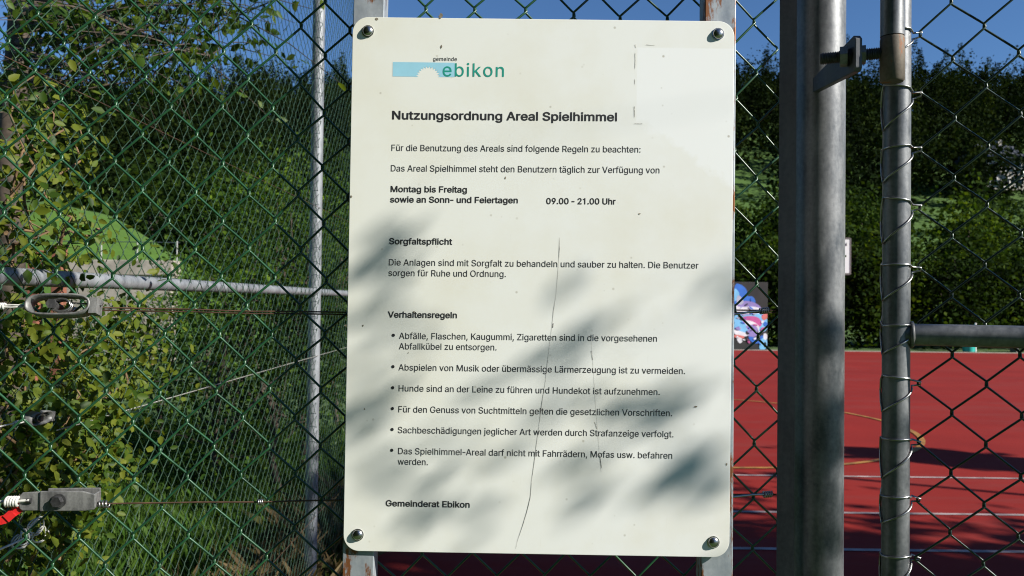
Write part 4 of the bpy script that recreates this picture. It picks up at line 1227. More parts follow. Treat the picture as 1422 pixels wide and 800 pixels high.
GLYPH = json.loads(r'''{" ":[188,[]],",":[188,[[53,-119,38,-119,48,-56,58,8,68,71,91,71,114,71,137,71,119,8,102,-56,84,-119,69,-119]]],"-":[453,[[263,244,337,244,337,226,337,207,337,188,263,188,188,188,114,188,114,207,114,226,114,244,188,244]]],".":[188,[[108,-4,95,-4,83,-4,72,0,63,9,54,18,50,28,50,41,50,54,54,65,63,73,72,82,83,87,95,87,108,87,119,82,128,73,137,65,141,54,141,41,141,28,137,18,128,9,119,0]]],"0":[453,[[264,-7,227,-7,189,-7,157,3,130,24,103,45,83,74,69,113,55,152,48,199,48,254,48,309,55,356,69,395,83,434,104,464,130,484,157,505,189,516,227,516,264,516,296,505,323,484,350,464,370,434,384,395,398,356,405,309,405,254,405,199,398,152,384,113,370,74,350,45,323,24,297,3],[202,50,227,50,252,50,273,58,290,74,308,90,321,113,330,144,339,174,344,211,344,254,344,297,339,334,330,365,321,395,308,419,290,435,273,451,252,460,227,460,202,460,180,451,163,435,146,419,132,395,123,365,114,334,109,297,109,254,109,211,114,174,123,144,132,113,146,90,163,74,180,58]]],"1":[453,[[181,0,76,0,76,18,76,36,76,55,181,55,286,55,391,55,391,36,391,18,391,0,286,0],[250,509,276,509,276,339,276,170,276,0,255,0,234,0,212,0,212,149,212,299,212,448,211,448,210,448,209,448,168,418,127,388,86,358,86,381,86,404,86,427,123,454,161,481,198,509,224,509]]],"2":[453,[[172,0,64,0,64,16,64,32,64,47,121,108,177,168,234,229,254,249,270,267,282,282,295,298,304,313,311,327,317,341,320,356,320,371,320,390,316,405,308,419,299,432,288,442,273,449,259,456,242,460,224,460,204,460,187,456,172,447,158,439,147,428,139,413,131,399,127,382,127,362,107,362,86,362,66,362,66,392,72,419,86,442,100,465,119,483,143,496,167,509,194,516,225,516,255,516,282,509,306,497,329,484,348,467,361,445,374,424,381,399,381,372,381,354,378,335,371,318,364,300,353,280,336,259,319,237,296,211,267,180,229,140,191,100,153,60,153,59,153,58,153,57,231,57,310,57,389,57,389,38,389,19,389,0,281,0]]],"9":[453,[[195,516,226,516,258,516,286,508,310,494,335,480,354,460,368,434,382,409,389,380,389,347,389,323,383,297,373,270,362,243,343,209,315,168,277,112,239,56,200,0,177,0,154,0,130,0,187,83,244,165,301,248,303,248,305,248,307,248,303,238,296,229,287,221,279,213,269,207,257,202,245,197,232,195,218,195,187,195,160,201,137,214,114,227,96,245,83,269,70,292,64,320,64,352,64,384,71,412,85,436,99,461,118,480,143,494,167,508],[246,460,226,460,207,460,189,456,174,446,159,437,147,424,138,407,130,391,125,372,125,352,125,330,130,312,138,295,147,279,159,266,174,257,189,248,207,243,226,243,246,243,263,248,279,257,294,266,306,279,314,295,323,311,327,330,327,350,327,372,323,391,314,407,306,424,294,437,279,446,264,456]]],":":[188,[[108,-4,95,-4,83,-4,72,0,63,9,54,18,50,28,50,41,50,54,54,65,63,73,72,82,83,87,95,87,108,87,119,82,128,73,137,65,141,54,141,41,141,28,137,18,128,9,119,0],[108,271,95,271,83,271,72,275,63,284,54,293,50,304,50,316,50,329,54,340,63,349,72,357,83,362,95,362,108,362,119,357,128,349,137,340,141,329,141,316,141,304,137,293,128,284,119,275]]],"A":[480,[[39,0,16,0,78,170,140,339,201,509,226,509,251,509,276,509,338,339,401,170,463,0,440,0,418,0,395,0,359,101,323,202,287,302,281,321,273,344,264,372,255,400,245,435,232,478,236,478,241,478,245,478,233,435,222,399,213,371,204,343,196,320,191,302,155,202,120,101,85,0,62,0],[197,142,110,142,110,161,110,180,110,199,197,199,283,199,370,199,370,180,370,161,370,142,283,142]]],"B":[456,[[122,0,60,0,60,170,60,339,60,509,120,509,181,509,241,509,276,509,306,503,329,491,352,479,369,462,381,442,392,422,398,399,398,374,398,352,394,334,387,320,379,306,369,294,356,286,344,277,330,271,315,267,315,265,315,264,315,262,331,261,347,255,363,245,379,235,392,221,402,203,413,185,418,163,418,136,418,111,412,87,400,67,388,46,370,30,344,18,319,6,287,0,247,0,184,0],[125,115,125,57,165,57,205,57,245,57,284,57,313,65,330,80,347,95,355,114,355,137,355,154,351,170,342,184,334,198,321,209,306,218,290,227,271,231,248,231,207,231,166,231,125,231,125,173],[125,341,125,285,162,285,200,285,238,285,257,285,273,289,288,296,303,303,315,313,323,326,332,339,336,355,336,372,336,395,328,414,313,429,297,444,273,452,240,452,202,452,163,452,125,452,125,396]]],"D":[502,[[271,0,219,0,178,0,137,0,96,0,96,19,96,38,96,57,136,57,175,57,215,57,256,57,291,65,318,81,345,97,366,119,379,149,392,179,399,214,399,255,399,296,392,331,379,361,366,390,346,412,320,428,293,444,260,452,221,452,178,452,136,452,93,452,93,471,93,490,93,509,137,509,181,509,225,509,275,509,317,499,353,478,388,458,415,429,433,391,452,353,462,308,462,255,462,202,452,157,433,119,414,81,387,51,351,31,314,10],[103,509,125,509,125,339,125,170,125,0,103,0,82,0,60,0,60,170,60,339,60,509,82,509]]],"E":[419,[[165,0,60,0,60,170,60,339,60,509,164,509,268,509,372,509,372,490,372,471,372,452,290,452,207,452,125,452,125,396,125,341,125,286,202,286,278,286,355,286,355,267,355,248,355,229,278,229,202,229,125,229,125,172,125,114,125,57,208,57,292,57,375,57,375,38,375,19,375,0,270,0]]],"F":[410,[[82,0,60,0,60,170,60,339,60,509,163,509,266,509,369,509,369,490,369,471,369,452,288,452,206,452,125,452,125,394,125,336,125,278,198,278,272,278,346,278,346,259,346,240,346,221,272,221,198,221,125,221,125,147,125,74,125,0,103,0]]],"G":[520,[[309,-7,269,-7,223,-7,184,4,149,25,115,46,88,77,69,116,50,155,40,201,40,254,40,308,50,354,69,393,88,432,115,462,149,484,183,505,221,516,265,516,292,516,317,512,340,504,364,496,385,484,403,469,422,454,437,437,449,416,461,396,470,373,474,349,452,349,430,349,408,349,403,365,396,380,387,393,379,406,368,417,356,427,344,436,330,444,315,448,300,453,283,456,265,456,235,456,208,448,183,432,159,417,139,394,125,364,111,334,103,297,103,254,103,211,111,175,125,145,140,115,159,92,184,76,209,61,237,53,269,53,297,53,323,59,345,71,367,83,384,101,396,123,409,146,415,172,415,202,421,201,428,200,434,199,384,199,333,199,283,199,283,218,283,237,283,256,348,256,413,256,478,256,478,237,478,219,478,200,478,158,469,122,451,91,433,60,408,36,377,19,345,2]]],"H":[517,[[82,0,60,0,60,170,60,339,60,509,82,509,103,509,125,509,125,435,125,362,125,289,214,289,303,289,392,289,392,362,392,435,392,509,414,509,435,509,457,509,457,339,457,170,457,0,435,0,414,0,392,0,392,77,392,155,392,232,303,232,214,232,125,232,125,155,125,77,125,0,103,0]]],"K":[467,[[146,189,104,145,104,169,104,193,104,216,116,232,128,247,139,261,151,275,162,290,174,303,187,317,199,331,212,344,262,399,313,454,364,509,392,509,420,509,448,509,376,431,304,353,231,276,230,276,229,276,228,276,187,233],[82,0,60,0,60,170,60,339,60,509,82,509,103,509,125,509,125,451,125,392,125,334,124,298,124,261,124,225,124,214,124,204,125,193,125,129,125,64,125,0,103,0],[398,0,372,0,311,86,249,173,188,259,201,276,215,293,228,309,302,206,375,103,449,0,423,0]]],"L":[393,[[160,0,60,0,60,170,60,339,60,509,82,509,103,509,125,509,125,358,125,208,125,57,203,57,282,57,361,57,361,38,361,19,361,0,261,0]]],"M":[628,[[81,0,60,0,60,170,60,339,60,509,91,509,121,509,152,509,193,402,235,294,277,187,280,180,284,170,287,159,291,148,295,136,299,123,303,110,307,97,311,84,315,71,319,59,322,49,317,49,312,49,307,49,310,59,314,70,318,83,322,95,326,108,330,121,334,134,338,147,342,158,346,170,349,179,352,187,394,294,435,402,476,509,507,509,537,509,568,509,568,339,568,170,568,0,547,0,525,0,504,0,504,97,504,194,504,291,504,302,504,314,504,327,505,340,505,354,505,369,505,383,506,398,506,413,506,428,507,443,507,457,509,457,511,457,513,457,508,441,503,426,498,409,492,393,487,378,482,363,477,348,472,334,467,322,463,309,459,299,456,291,418,194,380,97,342,0,323,0,305,0,286,0,248,97,209,194,170,291,167,299,163,309,159,321,155,333,150,346,145,361,140,376,135,391,129,408,124,424,118,441,112,457,114,457,117,457,119,457,119,444,120,431,120,416,120,401,121,387,121,372,121,357,121,342,122,328,122,315,122,302,122,291,122,194,122,97,122,0,101,0]]],"N":[523,[[82,0,60,0,60,170,60,339,60,509,85,509,111,509,136,509,205,400,274,291,343,183,349,174,355,164,363,151,370,138,379,123,388,107,396,90,405,73,414,55,411,55,408,54,405,54,403,72,401,90,401,108,400,126,399,142,399,157,399,172,399,185,399,195,399,300,399,404,399,509,420,509,442,509,463,509,463,339,463,170,463,0,438,0,412,0,387,0,325,97,264,193,202,290,194,303,186,316,177,331,169,345,159,362,148,381,137,400,123,424,108,452,111,453,115,453,119,454,120,428,121,405,122,384,123,362,124,344,124,328,125,312,125,300,125,291,125,194,125,97,125,0,103,0]]],"O":[533,[[311,-7,267,-7,223,-7,184,4,150,25,116,46,90,76,70,115,50,154,40,201,40,254,40,308,50,354,70,393,90,432,116,462,150,484,184,505,223,516,267,516,311,516,350,505,384,484,418,462,444,432,464,393,483,354,493,308,493,254,493,201,483,154,464,115,444,76,418,46,384,25,350,4],[236,53,267,53,297,53,325,61,349,76,374,91,394,114,408,144,423,174,430,211,430,254,430,298,423,335,408,365,394,395,374,417,349,433,325,448,297,456,267,456,236,456,209,448,184,433,159,417,140,394,125,364,111,334,103,297,103,254,103,211,111,174,125,144,140,114,159,92,184,76,209,61]]],"R":[449,[[82,0,60,0,60,170,60,339,60,509,119,509,177,509,236,509,275,509,307,502,333,489,359,475,378,457,390,433,403,410,409,382,409,352,409,321,403,295,390,271,378,248,359,230,333,217,307,204,275,198,236,198,189,198,143,198,96,198,96,217,96,236,96,255,142,255,188,255,234,255,260,255,281,259,298,267,314,275,326,286,334,300,341,315,345,332,345,352,345,372,341,390,334,405,326,420,314,431,298,440,281,448,259,452,233,452,197,452,161,452,125,452,125,301,125,151,125,0,103,0],[378,0,353,0,312,76,271,153,230,229,254,229,279,229,303,229,344,153,386,76,428,0,403,0]]],"S":[447,[[263,-9,224,-9,187,-9,155,-3,128,9,100,21,79,38,64,60,49,82,40,107,38,137,60,137,82,137,104,137,106,117,112,101,123,88,134,75,149,65,166,59,184,52,203,49,224,49,247,49,268,53,286,60,304,68,319,78,329,92,340,105,346,121,346,139,346,155,341,169,332,179,323,189,311,198,296,205,281,211,264,217,245,222,224,228,204,234,184,239,142,251,109,268,86,289,63,311,52,339,52,372,52,401,60,426,75,448,90,469,111,486,138,498,164,510,194,516,227,516,261,516,290,510,316,498,342,486,362,469,377,449,392,428,400,404,401,378,380,378,358,378,337,378,335,403,323,423,302,437,281,451,256,459,225,459,203,459,184,455,167,448,151,441,138,431,129,418,120,406,115,391,115,376,115,358,120,344,131,334,142,323,154,314,169,308,184,302,199,297,212,293,230,289,247,284,264,279,279,275,295,270,312,264,328,257,344,248,359,238,373,227,385,214,395,198,404,181,408,162,408,139,408,111,401,86,386,64,372,41,351,24,323,11,296,-2]]],"U":[517,[[299,-8,259,-8,219,-8,184,0,154,15,124,31,101,53,85,80,68,107,60,138,60,173,60,285,60,397,60,509,81,509,103,509,124,509,124,399,124,288,124,178,124,154,130,132,141,113,152,94,167,79,187,68,207,57,231,52,259,52,287,52,311,57,331,68,351,79,366,94,377,113,387,132,393,154,393,178,393,288,393,399,393,509,414,509,436,509,457,509,457,397,457,285,457,173,457,138,449,107,433,80,416,53,393,31,363,15,334,0]]],"V":[480,[[229,0,204,0,141,170,79,339,16,509,39,509,62,509,84,509,120,408,156,307,192,206,198,189,206,166,215,137,224,109,235,73,248,31,243,31,239,31,235,31,247,74,258,110,267,138,276,166,284,189,290,206,325,307,360,408,395,509,417,509,440,509,463,509,401,339,340,170,278,0,253,0]]],"Z":[438,[[161,0,42,0,42,15,42,31,42,46,119,159,196,272,273,385,284,400,295,415,306,431,318,446,329,461,341,476,343,469,346,461,348,454,327,453,306,453,285,452,264,452,244,452,223,452,162,452,101,452,40,452,40,471,40,490,40,509,159,509,278,509,397,509,397,493,397,477,397,462,321,351,245,240,169,129,158,113,146,97,134,81,122,65,110,49,97,33,95,40,93,47,90,54,111,55,132,56,152,57,173,57,193,57,214,57,276,57,338,57,399,57,399,38,399,19,399,0,280,0]]],"a":[389,[[182,-9,160,-9,136,-9,114,-4,94,5,75,14,59,27,48,45,36,62,30,83,30,108,30,130,35,147,43,161,52,175,63,185,78,193,92,201,108,207,125,211,143,215,160,218,178,220,201,223,219,225,234,227,248,228,258,231,265,235,272,239,276,245,276,255,276,255,276,256,276,257,276,272,273,286,267,297,261,308,252,316,240,322,228,328,213,331,196,331,178,331,162,328,149,322,136,317,126,309,118,301,110,292,104,283,100,274,80,280,61,285,41,291,50,314,62,332,79,346,95,360,113,369,133,375,153,381,173,384,194,384,208,384,223,383,239,379,255,376,271,370,286,360,301,351,313,338,322,320,332,303,337,280,337,251,337,168,337,84,337,0,317,0,297,0,277,0,277,17,277,35,277,52,275,52,274,52,272,52,268,43,261,34,252,25,243,15,230,7,215,1,200,-5],[155,45,170,45,193,45,212,50,228,59,243,68,255,79,263,93,271,107,276,122,276,138,276,155,276,173,276,190,273,187,268,184,259,182,251,180,242,178,231,176,221,174,210,172,200,171,190,170,182,169,175,168,161,166,147,163,134,159,121,154,111,148,103,139,96,131,92,119,92,105,92,92,95,81,102,72,109,63,118,57,130,52,142,48]]],"b":[424,[[261,-8,229,-8,206,-8,187,-4,172,4,158,12,146,21,138,31,129,42,123,51,118,59,116,59,114,59,112,59,112,39,112,20,112,0,92,0,72,0,53,0,53,170,53,339,53,509,73,509,93,509,114,509,114,446,114,382,114,319,115,319,117,319,118,319,123,327,129,336,137,346,145,356,157,365,171,373,186,381,205,384,229,384,261,384,289,376,313,361,337,345,356,322,370,293,383,263,390,229,390,189,390,149,383,114,370,84,356,55,337,32,313,16,289,0],[197,47,220,47,244,47,263,53,279,66,295,78,308,95,316,117,324,138,328,162,328,189,328,216,324,240,316,261,308,282,296,299,280,311,264,324,244,330,220,330,197,330,177,324,161,312,145,300,133,284,125,263,117,242,113,217,113,189,113,161,117,136,125,115,133,94,146,77,162,65,178,53]]],"c":[396,[[226,-8,207,-8,173,-8,143,0,117,16,91,33,71,56,56,85,41,114,34,149,34,187,34,227,41,262,56,291,71,321,91,343,117,360,143,376,173,384,207,384,226,384,243,382,260,377,276,372,292,365,305,356,319,347,330,335,340,322,350,309,357,294,362,277,342,272,322,267,303,262,300,272,296,281,290,289,285,297,278,305,270,311,262,317,253,322,242,325,232,328,220,330,207,330,182,330,161,323,145,310,129,297,116,280,108,258,100,237,96,213,96,187,96,162,100,139,108,117,116,96,129,79,145,66,161,53,182,46,207,46,220,46,232,48,243,52,253,55,263,60,271,66,279,72,286,80,292,89,297,97,301,107,304,117,324,112,343,107,363,102,358,85,351,70,341,56,332,43,320,31,306,21,293,12,277,4,261,-1,244,-6]]],"d":[424,[[219,-8,195,-8,164,-8,136,0,111,16,87,32,68,55,55,84,41,114,34,149,34,189,34,229,41,263,55,293,69,322,88,345,112,361,136,376,164,384,196,384,219,384,238,381,253,373,268,365,279,356,287,346,296,336,302,327,306,319,308,319,309,319,311,319,311,382,311,446,311,509,331,509,351,509,372,509,372,339,372,170,372,0,352,0,332,0,313,0,313,20,313,39,313,59,311,59,309,59,307,59,302,51,295,42,287,31,278,21,267,12,252,4,238,-4],[181,47,205,47,227,47,247,53,263,65,279,77,291,94,299,115,308,136,312,161,312,189,312,217,308,242,300,263,292,284,279,300,263,312,247,324,228,330,205,330,181,330,161,324,145,311,129,299,116,282,108,261,100,240,96,216,96,189,96,162,100,138,109,117,117,95,129,78,145,66,161,53]]],"e":[404,[[238,-8,212,-8,175,-8,143,0,117,16,90,33,70,56,56,85,41,114,34,148,34,187,34,226,41,260,55,290,69,319,89,343,115,359,141,376,171,384,205,384,226,384,246,381,266,374,285,367,303,356,319,341,335,326,348,306,357,282,366,258,371,228,371,194,371,186,371,178,371,169,272,169,174,169,75,169,75,187,75,204,75,221,163,221,250,221,338,221,329,215,319,208,310,202,310,227,306,249,298,269,290,288,278,303,263,314,247,325,228,330,205,330,182,330,163,325,146,313,130,302,118,288,109,270,100,251,96,232,96,211,96,200,96,189,96,178,96,150,101,126,110,106,120,87,134,72,151,61,168,51,189,46,212,46,228,46,241,48,254,53,266,57,277,64,285,73,294,82,301,93,306,105,325,101,345,96,365,91,359,71,349,54,335,39,321,24,303,13,283,4,262,-4]]],"f":[254,[[154,379,228,379,228,362,228,344,228,327,154,327,80,327,6,327,6,344,6,362,6,379,80,379],[101,0,81,0,81,144,81,288,81,432,81,453,86,471,96,486,106,500,119,511,135,519,152,526,169,530,187,530,201,530,213,529,222,527,232,525,238,523,243,521,238,503,233,486,227,468,224,470,220,471,215,472,210,473,203,474,195,474,176,474,163,469,154,460,146,451,142,437,142,419,142,279,142,140,142,0,121,0]]],"g":[425,[[238,-151,207,-151,179,-151,155,-147,134,-140,113,-132,96,-123,82,-110,69,-98,58,-84,51,-69,67,-60,84,-50,101,-41,107,-49,113,-57,122,-66,130,-75,141,-82,154,-88,168,-94,186,-97,207,-97,238,-97,263,-90,282,-75,302,-60,311,-37,311,-6,311,19,311,44,311,68,310,68,308,68,306,68,301,60,295,51,287,41,278,32,267,23,252,16,238,8,219,5,195,5,164,5,137,12,113,27,88,41,69,62,55,90,41,118,34,152,34,191,34,230,41,264,55,293,69,322,88,345,112,361,137,376,165,384,196,384,220,384,239,381,253,373,268,365,280,356,288,346,297,336,303,327,308,319,309,319,311,319,313,319,313,339,313,359,313,379,333,379,353,379,372,379,372,250,372,121,372,-9,372,-42,365,-69,350,-90,335,-111,316,-126,291,-136,266,-146],[181,59,205,59,228,59,248,64,264,75,280,86,292,101,300,121,308,141,312,165,312,193,312,220,308,243,300,264,292,284,280,301,264,312,248,324,228,330,205,330,181,330,161,324,145,312,129,299,117,283,109,262,100,242,96,219,96,193,96,166,100,143,109,123,117,103,129,87,145,76,162,65]]],"h":[410,[[114,249,114,227,114,151,114,76,114,0,93,0,73,0,53,0,53,170,53,339,53,509,73,509,93,509,114,509,114,435,114,361,114,287,110,287,106,287,102,287,114,322,131,347,152,362,174,377,199,384,227,384,253,384,276,379,295,369,315,358,330,342,341,321,352,299,357,273,357,240,357,160,357,80,357,0,337,0,316,0,296,0,296,78,296,157,296,235,296,265,288,288,273,304,258,321,237,329,210,329,192,329,175,325,161,317,146,309,135,298,126,283,118,267]]],"i":[167,[[73,0,53,0,53,126,53,253,53,379,73,379,93,379,114,379,114,253,114,126,114,0,93,0],[95,443,84,443,72,443,62,447,54,455,45,462,41,472,41,483,41,494,45,504,54,512,62,520,72,524,84,524,95,524,106,520,114,512,122,504,126,494,126,483,126,472,122,462,114,455,106,447]]],"j":[167,[[53,243,53,379,73,379,93,379,114,379,114,243,114,106,114,-30,114,-53,110,-73,102,-90,93,-107,81,-120,65,-129,48,-138,28,-143,4,-143,-1,-143,-5,-143,-10,-143,-10,-124,-10,-105,-10,-87,-6,-87,-2,-87,2,-87,20,-87,32,-82,40,-72,49,-62,53,-48,53,-29,53,107],[95,443,83,443,72,443,62,447,53,455,45,462,41,472,41,483,41,494,45,504,53,512,62,520,72,524,83,524,95,524,105,520,114,512,122,504,126,494,126,483,126,472,122,462,114,455,105,447]]],"k":[381,[[132,158,110,137,110,162,110,187,110,212,113,212,117,212,121,212,175,268,230,323,284,379,310,379,335,379,360,379,301,319,243,259,184,199,182,199,179,199,177,199,155,178],[73,0,53,0,53,170,53,339,53,509,73,509,93,509,114,509,114,339,114,170,114,0,93,0],[320,0,294,0,245,62,197,124,148,186,162,200,177,214,191,229,252,152,312,76,372,0,346,0]]],"l":[189,[[147,-2,139,-2,110,-2,88,5,74,20,60,35,53,57,53,84,53,226,53,367,53,509,73,509,93,509,114,509,114,372,114,235,114,99,114,81,116,69,120,62,125,55,133,52,146,52,152,52,157,52,160,53,164,53,167,54,170,54,173,37,177,20,181,3,175,1,169,0,162,-1,154,-2]]],"m":[610,[[73,0,53,0,53,126,53,253,53,379,72,379,92,379,112,379,112,351,112,323,112,295,111,295,109,295,108,295,113,316,121,332,132,346,144,359,157,369,172,376,187,383,203,386,219,386,247,386,270,378,287,361,305,344,316,322,321,295,318,295,315,295,312,295,317,313,325,329,337,343,349,357,364,367,381,375,398,382,416,386,437,386,459,386,479,381,497,372,515,362,530,348,541,328,551,309,557,285,557,255,557,170,557,85,557,0,536,0,516,0,496,0,496,85,496,169,496,254,496,281,488,301,473,313,457,325,439,330,419,330,402,330,387,327,374,320,362,313,352,303,345,290,339,278,335,263,335,247,335,165,335,82,335,0,315,0,295,0,274,0,274,87,274,173,274,260,274,281,267,298,253,311,239,324,221,330,199,330,185,330,171,327,158,320,144,313,134,303,126,289,118,276,114,258,114,238,114,159,114,79,114,0,93,0]]],"n":[410,[[114,249,114,227,114,151,114,76,114,0,93,0,73,0,53,0,53,126,53,253,53,379,72,379,92,379,112,379,112,349,112,318,112,287,109,287,106,287,102,287,114,322,131,347,152,362,174,377,199,384,227,384,253,384,276,379,295,369,314,358,330,342,341,321,352,299,357,273,357,240,357,160,357,80,357,0,337,0,316,0,296,0,296,78,296,157,296,235,296,265,288,288,273,304,258,321,237,329,210,329,192,329,175,325,161,317,146,309,135,298,126,283,118,267]]],"o":[415,[[242,-8,207,-8,173,-8,143,0,117,16,91,33,71,56,56,85,41,114,34,149,34,187,34,227,41,262,56,291,71,321,91,343,117,360,143,376,173,384,207,384,242,384,273,376,299,360,325,343,345,321,359,291,374,262,381,227,381,187,381,149,374,114,359,85,345,56,325,33,299,16,273,0],[182,46,207,46,233,46,254,53,270,66,287,79,299,96,307,117,315,139,319,162,319,187,319,213,315,236,307,258,299,280,287,297,270,310,254,323,233,330,207,330,182,330,161,323,145,310,129,297,116,280,108,258,100,237,96,213,96,187,96,162,100,139,108,117,116,96,129,79,145,66,161,53]]],"p":[424,[[73,-143,53,-143,53,31,53,205,53,379,72,379,92,379,112,379,112,359,112,339,112,319,114,319,116,319,118,319,123,327,129,336,137,346,145,356,157,365,171,373,186,381,205,384,229,384,261,384,289,376,313,361,337,345,356,322,370,293,383,263,390,229,390,189,390,149,383,114,370,84,356,55,337,32,313,16,289,0,261,-8,229,-8,206,-8,187,-4,173,4,158,12,146,21,138,31,130,42,123,51,118,59,117,59,115,59,114,59,114,-8,114,-76,114,-143,93,-143],[197,47,220,47,244,47,263,53,279,66,295,78,308,95,316,117,324,138,328,162,328,189,328,216,324,240,316,261,308,282,296,299,280,311,264,324,244,330,220,330,197,330,177,324,161,312,145,300,133,284,125,263,117,242,113,217,113,189,113,161,117,136,125,115,133,94,146,77,162,65,178,53]]],"r":[259,[[73,0,53,0,53,126,53,253,53,379,72,379,92,379,112,379,112,360,112,340,112,321,113,321,114,321,115,321,122,340,135,355,152,367,170,379,190,385,213,385,218,385,223,385,229,384,235,384,240,384,243,384,243,363,243,343,243,322,242,323,237,323,230,324,223,325,215,326,207,326,189,326,173,322,159,315,145,307,134,297,126,284,118,270,114,255,114,237,114,158,114,79,114,0,93,0]]],"s":[365,[[211,-8,182,-8,156,-8,133,-4,112,3,92,11,75,23,62,38,49,53,40,72,36,94,55,98,74,102,94,107,99,86,109,70,124,60,139,50,158,45,181,45,208,45,229,51,244,62,260,74,268,87,268,103,268,116,263,127,254,136,245,144,231,151,212,155,191,160,170,165,149,170,115,178,89,191,72,208,55,225,47,247,47,274,47,296,53,315,65,332,77,348,94,361,115,370,136,380,160,384,187,384,213,384,235,380,254,372,272,365,287,353,299,339,310,325,319,309,324,290,305,286,287,281,268,277,263,292,255,304,243,316,230,327,212,333,187,333,165,333,146,327,131,317,116,306,109,293,109,277,109,263,114,252,124,243,134,235,150,228,172,223,191,218,210,214,229,209,264,201,290,188,306,171,323,154,331,133,331,107,331,84,325,64,312,47,300,30,282,16,260,6,237,-3]]],"t":[227,[[138,379,204,379,204,362,204,344,204,327,138,327,72,327,6,327,6,344,6,362,6,379,72,379],[65,345,65,471,85,471,106,471,126,471,126,347,126,222,126,98,126,81,129,69,136,61,143,54,154,50,170,50,174,50,179,50,185,51,191,52,197,53,202,54,206,36,209,19,213,2,207,0,200,-2,192,-3,184,-4,176,-4,168,-4,136,-4,110,4,92,21,74,38,65,62,65,93,65,219]]],"u":[410,[[211,-5,182,-5,157,-5,134,0,115,11,95,21,80,37,69,59,58,80,53,107,53,139,53,219,53,299,53,379,73,379,93,379,114,379,114,301,114,222,114,144,114,114,121,91,137,75,152,58,173,50,200,50,218,50,235,54,249,62,264,70,275,81,283,97,292,112,296,131,296,153,296,228,296,304,296,379,316,379,337,379,357,379,357,253,357,126,357,0,337,0,318,0,298,0,298,31,298,61,298,92,301,92,304,92,307,92,295,57,279,32,257,17,235,2]]],"v":[389,[[184,0,163,0,114,126,66,253,17,379,40,379,62,379,84,379,111,305,138,230,165,155,174,132,181,110,187,87,193,64,199,42,206,21,198,21,191,21,184,21,191,42,197,64,203,87,209,110,216,132,224,155,251,230,278,305,305,379,327,379,349,379,371,379,323,253,275,126,226,0,205,0]]],"w":[567,[[158,0,138,0,99,126,61,253,23,379,44,379,66,379,87,379,103,324,118,269,133,214,140,191,147,165,154,137,161,108,168,76,175,41,172,41,168,41,165,41,172,75,179,106,186,135,193,163,199,190,206,214,221,269,237,324,252,379,273,379,295,379,316,379,332,324,347,269,362,214,368,190,375,164,382,136,388,107,395,76,402,41,399,41,395,41,391,41,399,75,406,107,413,135,420,164,427,190,434,214,449,269,465,324,480,379,502,379,523,379,545,379,506,253,468,126,429,0,409,0,389,0,368,0,352,57,335,114,319,172,314,189,309,207,305,225,300,243,295,261,291,280,286,299,281,318,277,338,281,338,286,338,291,338,286,319,281,299,277,280,272,261,267,243,263,225,258,206,253,189,248,172,231,114,215,57,199,0,178,0]]],"z":[380,[[141,0,42,0,42,15,42,30,42,46,112,137,183,228,254,320,254,321,254,322,254,323,185,323,117,323,48,323,48,342,48,361,48,379,143,379,238,379,333,379,333,363,333,347,333,331,264,241,195,150,126,60,126,59,126,58,126,56,197,56,268,56,339,56,339,38,339,19,339,0,240,0]]],"ä":[389,[[182,-9,160,-9,136,-9,114,-4,94,5,75,14,59,27,48,45,36,62,30,83,30,108,30,130,35,147,43,161,52,175,63,185,78,193,92,201,108,207,125,211,143,215,160,218,178,220,201,223,219,225,234,227,248,228,258,231,265,235,272,239,276,245,276,255,276,255,276,256,276,257,276,272,273,286,267,297,261,308,252,316,240,322,228,328,213,331,196,331,178,331,162,328,149,322,136,317,126,309,118,301,110,292,104,283,100,274,80,280,61,285,41,291,50,314,62,332,79,346,95,360,113,369,133,375,153,381,173,384,194,384,208,384,223,383,239,379,255,376,271,370,286,360,301,351,313,338,322,320,332,303,337,280,337,251,337,168,337,84,337,0,317,0,297,0,277,0,277,17,277,35,277,52,275,52,274,52,272,52,268,43,261,34,252,25,243,15,230,7,215,1,200,-5],[155,45,170,45,193,45,212,50,228,59,243,68,255,79,263,93,271,107,276,122,276,138,276,155,276,173,276,190,273,187,268,184,259,182,251,180,242,178,231,176,221,174,210,172,200,171,190,170,182,169,175,168,161,166,147,163,134,159,121,154,111,148,103,139,96,131,92,119,92,105,92,92,95,81,102,72,109,63,118,57,130,52,142,48],[272,443,261,443,250,443,240,447,233,455,225,462,221,472,221,483,221,494,225,504,233,512,240,519,250,523,261,523,272,523,282,519,290,512,298,504,301,494,301,483,301,472,298,462,290,455,282,447],[129,443,117,443,106,443,97,447,89,455,81,462,77,472,77,483,77,494,81,504,89,512,97,519,106,523,117,523,129,523,138,519,146,512,154,504,158,494,158,483,158,472,154,462,146,455,138,447]]],"ü":[410,[[211,-5,182,-5,157,-5,134,0,115,11,95,21,80,37,69,59,58,80,53,107,53,139,53,219,53,299,53,379,73,379,93,379,114,379,114,301,114,222,114,144,114,114,121,91,137,75,152,58,173,50,200,50,218,50,235,54,249,62,264,70,275,81,283,97,292,112,296,131,296,153,296,228,296,304,296,379,316,379,337,379,357,379,357,253,357,126,357,0,337,0,318,0,298,0,298,31,298,61,298,92,301,92,304,92,307,92,295,57,279,32,257,17,235,2],[288,443,277,443,266,443,256,447,248,455,240,462,236,472,236,483,236,494,240,504,248,512,256,519,266,523,277,523,288,523,298,519,305,512,313,504,317,494,317,483,317,472,313,462,305,455,298,447],[144,443,133,443,122,443,112,447,104,455,97,462,93,472,93,483,93,494,97,504,104,512,112,519,122,523,133,523,144,523,154,519,162,512,170,504,173,494,173,483,173,472,170,462,162,455,154,447]]]}''')
stem_h = max(max(s[3::6]) for s in GLYPH['b'][1])
GLYPH['l'] = [GLYPH['i'][0], [[53 + dx for _ in ()] for dx in ()]]


